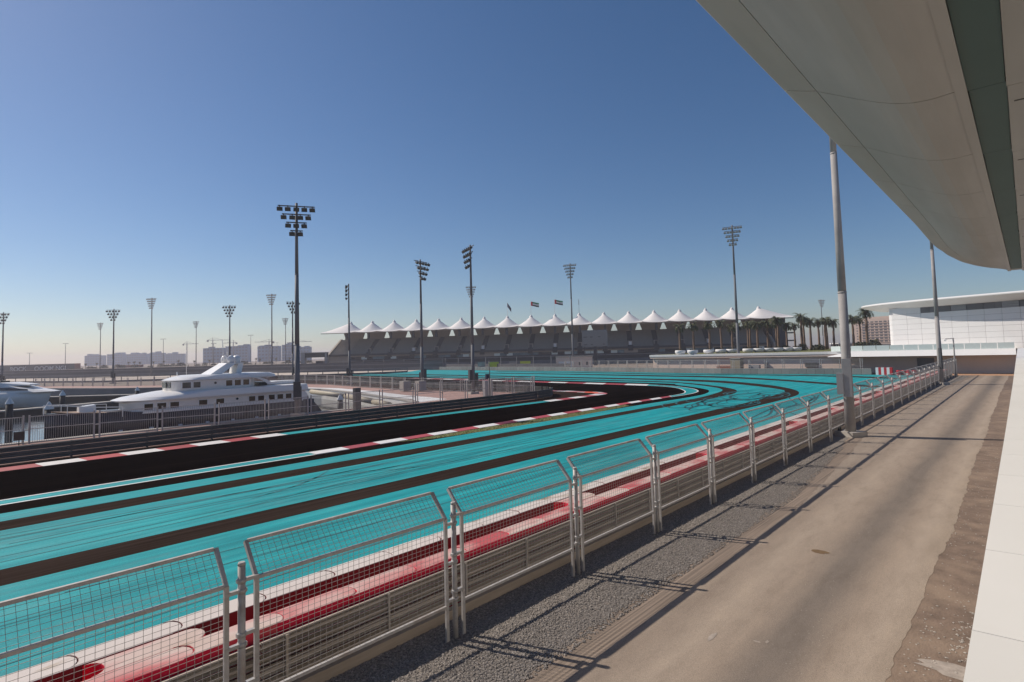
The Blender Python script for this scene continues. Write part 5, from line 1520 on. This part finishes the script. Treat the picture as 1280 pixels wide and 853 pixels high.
# ------------------------------------------------------------------ palms on the terrace, planters
def palm_meshes(seed, h=7.6, fr=1.8):
    r_ = random.Random(seed)
    tr_ = MB(); n = 9
    prev = None; secs = []
    for i in range(n):
        t = i / (n - 1)
        x = .25 * t * t * r_.uniform(-1, 1); rad = .30 * (1 - .35 * t) * (1 + .12 * (i % 2))
        secs.append([(x + rad * math.cos(6.283 * k / 9), rad * math.sin(6.283 * k / 9), h * t) for k in range(9)])
    tr_.loft(secs)
    # stub boot under the crown
    tr_.lathe([(.26, h - .9), (.46, h - .35), (.34, h + .1)], 9)
    cr = MB()
    for f in range(34):
        az = r_.uniform(0, 6.283); el = r_.uniform(-.55, 1.25) if f > 8 else r_.uniform(-1.2, -.3)
        L = fr * r_.uniform(.75, 1.1); segs = 7
        c, s = math.cos(az), math.sin(az)
        px, pz = 0.12, h; e = el
        pts = []
        for k in range(segs + 1):
            pts.append((px, pz))
            px += L / segs * math.cos(e); pz += L / segs * math.sin(e); e -= .22
        for k in range(segs):
            for sd in (-1, 1):
                for q in (0, .5):
                    (x0_, z0_), (x1_, z1_) = pts[k], pts[k + 1]
                    xm = x0_ + (x1_ - x0_) * q; zm = z0_ + (z1_ - z0_) * q
                    w = .42 * (1 - abs(k / segs - .4) * .9)
                    dx = .28
                    a0 = (xm, 0, zm); a1 = (xm + (x1_ - x0_) * .45, 0, zm + (z1_ - z0_) * .45)
                    tip = (xm + dx + .1, sd * w, zm - .16 + r_.uniform(-.08, .05))
                    V = [(p[0] * c - p[1] * s, p[0] * s + p[1] * c, p[2]) for p in (a0, a1, tip)]
                    cr.add(V, [(0, 1, 2)])
    return tr_.mesh('trunk', M['trunk']), cr.mesh('crown', M['frond'])
PM = [palm_meshes(s_, 7.2 + .35 * (s_ % 4)) for s_ in range(4)]
rp = random.Random(5)
def palm(x, y, z, k, label, sc, group='palms on the hall terrace'):
    t = thing('palm_tree', (x, y, z), label, 'palm tree', group, rz=rp.uniform(0, 6.28))
    t.scale = (sc, sc, sc)
    part('trunk', PM[k % 4][0], t); part('crown', PM[k % 4][1], t)
    return t
PALMS = [(125.7, 61.2), (128.0, 58.8), (132.5, 56.8), (135.4, 55.1), (139.2, 53.9), (151.2, 57.1), (142.9, 51.4), (155.5, 55.4), (145.5, 50.0), (147.3, 48.1), (158.2, 49.5), (150.1, 46.5),
         (151.5, 44.9), (154.0, 43.7), (155.2, 42.4), (163.2, 44.0), (157.8, 41.0), (161.5, 40.0), (163.7, 39.0), (170.7, 40.3), (165.2, 37.4), (172.1, 34.3), (175.7, 33.4), (172.3, 31.2)]
ORD = ['first', 'second', 'third', 'fourth', 'fifth', 'sixth', 'seventh', 'eighth', 'ninth', 'tenth', 'eleventh', 'twelfth', 'thirteenth', 'fourteenth', 'fifteenth', 'sixteenth', 'seventeenth', 'eighteenth',
       'nineteenth', 'twentieth', 'twenty-first', 'twenty-second', 'twenty-third', 'twenty-fourth']
SCP = [.92, .9, .9, .92, .9, .95, .9, .95, .98, .98, .95, 1.0, .92, .86, 1.12, .98, 1.06, .98, 1.0, 1.0, 1.02, 1.1, 1.02, 1.2]
for k, (x, y) in enumerate(PALMS):
    n_ = len(PALMS) - k
    wh = 'in front of the grandstand' if k < 13 else ('between the grandstand and the pale pole' if k < 21 else 'beside the distant hotel')
    palm(x, y, 4.0, k, 'palm %s, %s counting from the white hall' % (wh, ORD[n_ - 1]), SCP[k])
PLN = [(122.4, 59.6), (122.0, 56.4), (124.5, 53.7), (126.4, 51.7), (128.0, 49.9), (130.6, 47.1), (132.2, 45.3), (133.6, 43.7), (135.1, 42.1), (136.6, 40.5), (137.9, 39.0)]
bowl = MB().lathe([(.02, 0), (.75, 0), (1.15, .35), (1.2, .75), (1.12, .95), (1.0, .95), (.95, .8), (.02, .8)], 16).mesh('bowl', M['white_bowl'])
soil_m = MB().lathe([(.02, .83), (.94, .82)], 16).mesh('soil', M['soil'])
def shrub_mesh(seed, r, h, n, m):
    r_ = random.Random(seed); mb = MB()
    for _ in range(n):
        t = r_.uniform(0, 6.283); rr = r * r_.random() ** .5; z = h * r_.random()
        k = rr * (1 - .5 * (z / h) ** 2)
        x, y = k * math.cos(t), k * math.sin(t); s = r_.uniform(.10, .2) * r
        v = [(x + r_.uniform(-s, s), y + r_.uniform(-s, s), z + r_.uniform(-s, s)) for _ in range(3)]
        mb.add(v, [(0, 1, 2)])
    return mb.mesh('foliage', m)
low_sh = shrub_mesh(1, .9, .5, 120, M['bush'])
for k, (x, y) in enumerate(PLN):
    t = thing('planter', (x, y, 4.0), 'white bowl planter along the terrace edge, %s counting from the white hall' % ORD[len(PLN) - 1 - k], 'planter', 'white bowl planters on the terrace')
    part('bowl', bowl, t); part('soil', soil_m, t); part('foliage', low_sh, t, (0, 0, .75))
for k, (x, y, r, h) in enumerate([(150, 41, 1.4, 1.6), (152, 38, 1.8, 1.3), (156, 33, 1.5, 1.7), (158, 30, 2.0, 1.6), (160, 27.5, 1.8, 2.2), (147, 44, 1.2, 1.4), (146, 31.0, 1.3, 1.2)]):
    part_ = shrub_mesh(20 + k, r, h, 500, M['bush'])
    single('bush', part_, 'low green bush under the terrace palms, %s counting from the hall' % ORD[[4, 3, 2, 1, 0, 5, 6][k]], 'bush', 'bushes under the palms', loc=(x, y, 4.0))
# two people on the terrace: one continuous body each, grown on a skeleton
def person(x, y, z, rz, label):
    bm = bmesh.new()
    J = {'pel': (0, 0, .95), 'che': (0, 0, 1.32), 'nek': (0, 0, 1.50), 'hed': (0.02, 0, 1.66), 'top': (0.02, 0, 1.76), 'lhp': (0, .10, .9), 'lkn': (.08, .11, .5), 'lft': (.02, .11, .06), 'lto': (.16, .12, .03),
         'rhp': (0, -.10, .9), 'rkn': (-.02, -.11, .5), 'rft': (-.18, -.11, .07), 'rto': (-.05, -.12, .03), 'lsh': (0, .19, 1.42), 'lel': (-.04, .25, 1.13), 'lha': (.08, .24, .88),
         'rsh': (0, -.19, 1.42), 'rel': (.05, -.25, 1.13), 'rha': (.18, -.22, .95)}
    R = {'pel': .14, 'che': .16, 'nek': .055, 'hed': .10, 'top': .07, 'lhp': .10, 'rhp': .10, 'lkn': .065, 'rkn': .065, 'lft': .045, 'rft': .045, 'lto': .035, 'rto': .035, 'lsh': .065, 'rsh': .065, 'lel': .045, 'rel': .045, 'lha': .035, 'rha': .035}
    E_ = [('pel', 'che'), ('che', 'nek'), ('nek', 'hed'), ('hed', 'top'), ('pel', 'lhp'), ('lhp', 'lkn'), ('lkn', 'lft'), ('lft', 'lto'), ('pel', 'rhp'), ('rhp', 'rkn'), ('rkn', 'rft'), ('rft', 'rto'), ('che', 'lsh'), ('lsh', 'lel'), ('lel', 'lha'), ('che', 'rsh'), ('rsh', 'rel'), ('rel', 'rha')]
    V = {k: bm.verts.new(p) for k, p in J.items()}
    for a, b in E_: bm.edges.new((V[a], V[b]))
    me = bpy.data.meshes.new('person'); names = list(J)
    bm.to_mesh(me); bm.free()
    me.materials.append(M['cloth_dark'])
    o = tag(part('person', me, None, (x, y, z), rz), label, 'person')
    sk = o.modifiers.new('skin', 'SKIN')
    for i, k in enumerate(names):
        me.skin_vertices[0].data[i].radius = (R[k], R[k]) if me.skin_vertices else (R[k], R[k])
        if k == 'pel': me.skin_vertices[0].data[i].use_root = True
    s_ = o.modifiers.new('smooth', 'SUBSURF'); s_.levels = 1; s_.render_levels = 1
    return o
def safe_person(*a):
    o = person(*a)
    return o
safe_person(143.5, 33.0, 4.0, 2.2, 'person in dark clothes walking on the terrace under the palms, nearer the palms row')
safe_person(144.3, 32.1, 4.0, 2.6, 'person in dark clothes on the terrace, closer to the pale pole')

# ------------------------------------------------------------------ far things: hotel, bank, towers, cranes, small lamps
ht = thing('hotel', (566, 93, 3), 'distant beige hotel block with rows of windows above the terrace', 'hotel', rz=math.atan2(-RX.x, RX.y) + math.pi / 2)
ht.rotation_euler = (0, 0, math.radians(-104.7)); ht.scale = (1.75, 1, 1)
part('wall', MB().box(-10.5, 10.5, -7, 7, -3, 23.2).box(-6.0, 7.0, -5, 5, 23.2, 24.6).mesh('wall', M['hotel']), ht)
for r in range(8):
    z = 3.2 + r * 2.35
    part('ledge', MB().box(-6.5, 9.5, -7.5, -7, z - .55, z - .25).mesh('ledge', M['hotel']), ht)
    for c in range(8):
        x = -6.0 + c * 1.95
        part('window', MB().box(x, x + 1.35, -7.06, -7.0, z, z + 1.15).mesh('window', M['stand_dark']), ht)
    part('window', MB().box(-8.7, -8.1, -7.06, -7.0, z, z + .9).mesh('window', M['stand_dark']), ht)
part('entrance_band', MB().box(-9.5, 9.5, -7.3, -7.0, -1, 1.2).mesh('entrance_band', M['stand_dark']), ht)
part('side_wall', MB().box(10.51, 12.5, -6.5, 6, -3, 22).mesh('side_wall', M['pipe']), ht)
low = thing('pavilion', (330, 66, 2), 'low pale pavilion at the foot of the distant hotel', 'pavilion', rz=math.atan2(RX.y, RX.x))
part('wall', MB().box(-9, 9, -3, 3, -2, 3.4).mesh('wall', M['concrete']), low)
part('roof', MB().box(-10, 10, -4, 4, 3.4, 3.9).mesh('roof', M['white_grc']), low)

# portal structure beside the grandstand
po_ = thing('gantry', (114.3, 215.5, 0), 'grey portal gantry with a dark beam beside the grandstand end', 'gantry', rz=math.atan2(RX.y, RX.x))
part('column', MB().box(-5.2, -3.6, -1, 1, 0, 7.9).mesh('column', M['cabinet']), po_)
part('column', MB().box(4.6, 5.4, -1, 1, 0, 7.4).mesh('column', M['cabinet']), po_)
part('beam', MB().box(-3.6, 5.4, -.8, .8, 5.7, 7.5).mesh('beam', M['stand_dark']), po_)
part('beam_cap', MB().box(-5.3, 5.6, -1.1, 1.1, 7.5, 7.8).mesh('beam_cap', M['cabinet']), po_)
part('vehicle_shelter', MB().box(.2, 4.5, .9, 1.4, 2.4, 4.2).mesh('vehicle_shelter', M['stand_dark']), po_)

# billboard wall with white lettering
bx0, by0, bx1, by1 = 47.1, 540.1, 83.0, 501.0
bdv = Vector((bx1 - bx0, by1 - by0)); bL = bdv.length; brz = math.atan2(bdv.y, bdv.x)
bb = thing('billboard', (bx0, by0, 1.0), 'long dark billboard wall with white lettering across the marina', 'billboard', rz=brz)
part('board', MB().box(-30, bL, 0, .6, 0, 5.3).mesh('board', M['stand_dark']), bb)
part('end_panel', MB().box(bL + .05, bL + 4, 0, .6, 0, 5.3).mesh('end_panel', M['brick_red']), bb)
def text(body, size, x, z):
    cu = bpy.data.curves.new('lettering', 'FONT'); cu.body = body; cu.size = size; cu.extrude = 0.05; cu.offset = 0.05
    o = bpy.data.objects.new('lettering', cu); COL.objects.link(o)
    o.rotation_euler = (math.pi / 2, 0, 0)
    bpy.context.view_layer.update()
    me = bpy.data.meshes.new_from_object(o.evaluated_get(bpy.context.evaluated_depsgraph_get()))
    bpy.data.objects.remove(o)
    me.transform(Matrix.Rotation(math.pi / 2, 4, 'X'))
    me.materials.clear(); me.materials.append(M['white_paint'])
    return part('lettering', me, bb, (x, -.08, z))
text('ROCK', 4.3, 7.0, .9)
text('OOOM NGI', 4.3, 24.5, .9)

rb_ = thing('low_building', (115.5, 495, 1.5), 'low terracotta building among the far bank trees', 'building', rz=brz)
part('wall', MB().box(-8.5, 8.5, -2, 2, -1, 2.2).mesh('wall', M['brick_red']), rb_)
part('roof', MB().box(-8.8, 8.8, -2.3, 2.3, 2.2, 2.5).mesh('roof', M['ground']), rb_)

FP = [(88.4, 495.1), (93.8, 489.2), (109.2, 472.4), (111.9, 469.4), (114.6, 466.5), (121.2, 459.4), (126.2, 453.9), (133.2, 446.3), (140.9, 437.9), (148.2, 429.9), (156.3, 421.1), (170.6, 405.5), (172.5, 403.4), (180.3, 395.0), (186.8, 387.9)]
for k, (x, y) in enumerate(FP):
    palm(x, y, 1.2, k, 'small hazy palm on the far bank, %s in line counting from the lettered billboard' % ORD[k], .62, 'small palms on the far bank')
rr2 = random.Random(8)
for k in range(26):
    t = k / 25
    x, y = 82 + 118 * t + rr2.uniform(-3, 3), 512 - 130 * t + rr2.uniform(-4, 4)
    me = shrub_mesh(60 + k, rr2.uniform(2.0, 4.5), rr2.uniform(1.2, 3.0), 420, M['bush'])
    tag(part('bush', me, None, (x, y, 1.6)), 'hazy scrub bush on the far bank, %s counting from the lettered billboard' % (ORD + ['twenty-fifth', 'twenty-sixth'])[k], 'bush', 'scrub bushes on the far bank')

TW = [((284.5, 1611.9), (315.9, 1577.8), 25), ((319.7, 1573.7), (347.3, 1543.6), 27), ((349.8, 1540.9), (383.7, 1503.9), 26), ((386.3, 1501.2), (410, 1475), 27), ((411, 1474), (441.5, 1441.0), 24),
      ((470.3, 1409.7), (505, 1372), 35), ((505.5, 1371.5), (544.5, 1329.0), 38), ((555.8, 1316.7), (592.2, 1277.0), 36), ((594.7, 1274.3), (612, 1255), 38), ((612.5, 1254.5), (639.9, 1225.0), 32)]
TL = ['palest hazy block on the skyline, closest to the lettered billboard', 'pale hazy block on the skyline beyond the first small fan mast', 'wide pale hazy block behind the tall fan mast',
      'pale hazy block with a flat top just past the tall fan mast', 'lower pale hazy block ending the palest group', 'blue hazy tower block, lower half of the big pair behind the yacht', 'blue hazy tower block, taller half of the big pair behind the yacht',
      'single blue hazy tower block between the big pair and the tall mast', 'narrow blue hazy block directly behind the tallest mast', 'blue hazy block nearest the grandstand portal']
for k, ((xa, ya_), (xb, yb), h) in enumerate(TW):
    q_ = 0.80 if k < 5 else 0.62      # the pale group stands farther off
    xa, ya_, xb, yb, h = xa * q_, ya_ * q_, xb * q_, yb * q_, (h - 5.5) * q_ + 5.5
    d = Vector((xb - xa, yb - ya_)); L = d.length
    t = thing('tower_block', (xa, ya_, 0), TL[k], 'tower block', 'hazy tower blocks on the skyline', rz=math.atan2(d.y, d.x))
    mb = MB().box(L * .03, L * .95, 0, 9, -.5, h)
    r_ = random.Random(k + 40)
    for j in range(3):
        u = r_.uniform(0, L * .8)
        mb.box(u + L * .03, min(L * .94, u + L * r_.uniform(.12, .4)), 1.5, 7, h, h + r_.uniform(1.0, 3.4))
    part('wall', mb.mesh('wall', M['far_tower']), t)
    nf, nw = max(5, int(h / 4.2)), max(5, int(L / 5))
    wb = MB()
    for f in range(nf):
        for w in range(nw):
            wb.box(L * (.05 + .88 * (w + .22) / nw), L * (.05 + .88 * (w + .78) / nw), -.35, 0, h * (f + .3) / nf, h * (f + .75) / nf)
    part('window_grid', wb.mesh('window_grid', M['far_window']), t, kind='stuff')
def crane(x, y, h, j, rz, label):
    x, y, h, j = x * .615, y * .615, (h - 5.5) * .56 + 5.5, j * .6
    t = thing('tower_crane', (x, y, 0), label, 'crane', 'tower cranes on the skyline', rz=rz)
    part('mast', MB().bar((0, 0, 0), (0, 0, h), 0.9, 0.9).mesh('mast', M['steel_far']), t)
    part('jib', MB().bar((-j * .35, 0, h), (j, 0, h), .6, .6).bar((0, 0, h), (0, 0, h + 3.6), .5).bar((0, 0, h + 3.6), (j * .6, 0, h + .3), .25).bar((0, 0, h + 3.6), (-j * .3, 0, h + .3), .25).mesh('jib', M['steel_far']), t)
    part('counterweight', MB().box(-j * .36, -j * .26, -.8, .8, h - 2.2, h).mesh('counterweight', M['steel_far']), t)
CA = math.atan2(RX.y, RX.x)
crane(488, 1396, 58, 36, CA + .2, 'tallest thin tower crane over the big pair of hazy blocks')
crane(520, 1360, 50, 30, CA + math.pi - .3, 'thin tower crane beside the taller of the paired hazy blocks')
crane(577, 1300, 50, 34, CA + math.pi, 'thin tower crane over the single blue hazy block')
crane(622, 1250, 48, 34, CA, 'thin tower crane over the hazy block nearest the grandstand portal')
crane(446, 1436, 50, 26, CA + .1, 'thin tower crane in the gap between the pale and blue blocks')
lampm = MB().tube((0, 0, 0), (0, 0, 1), .012, .008, 6)
for k, (px_, py_, h) in enumerate([(80, 515, 20), (40, 585, 13), (64, 548, 14), (126, 455, 21), (152, 433, 17), (175, 500, 16), (330, 720, 26), (168, 408, 22), (250, 520, 20)]):
    mb = MB().tube((0, 0, 0), (0, 0, h), .22, .14, 8).bar((-1.6, 0, h), (1.6, 0, h), .2, .2).box(-1.9, -1.0, -.3, .3, h - .2, h + .1).box(1.0, 1.9, -.3, .3, h - .2, h + .1)
    t = thing('street_lamp', (px_, py_, 1), 'thin distant street lamp on the far bank, %s in order of height' % ORD[sorted([20, 13, 14, 21, 17, 16, 26, 22.5, 20.5], reverse=True).index([20, 13, 14, 21, 17, 16, 26, 22.5, 20.5][k])], 'street lamp', 'thin street lamps on the far bank', rz=CA)
    part('pole', MB().tube((0, 0, 0), (0, 0, h), .22, .14, 8).mesh('pole', M['steel_far']), t)
    part('lamp_head', MB().bar((-1.6, 0, h), (1.6, 0, h), .2, .2).box(-1.9, -1.0, -.3, .3, h - .2, h + .1).box(1.0, 1.9, -.3, .3, h - .2, h + .1).mesh('lamp_head', M['steel_far']), t)

# ------------------------------------------------------------------ haze over everything
HAZE = 0.00042
hm = bpy.data.materials.new('haze_air'); hm.use_nodes = True
t_ = hm.node_tree
for n in list(t_.nodes):
    if n.type == 'BSDF_PRINCIPLED': t_.nodes.remove(n)
pv = t_.nodes.new('ShaderNodeVolumePrincipled')
pv.inputs['Color'].default_value = (0.93, 0.87, 0.96, 1)
pv.inputs['Density'].default_value = HAZE
pv.inputs['Anisotropy'].default_value = 0.35
t_.links.new(pv.outputs[0], [n for n in t_.nodes if n.type == 'OUTPUT_MATERIAL'][0].inputs['Volume'])
hz = MB().box(-FAR - 40, FAR + 40, -FAR - 40, FAR + 40, -3.5, 41).mesh('haze', hm)
tag(part('haze', hz), kind='stuff')
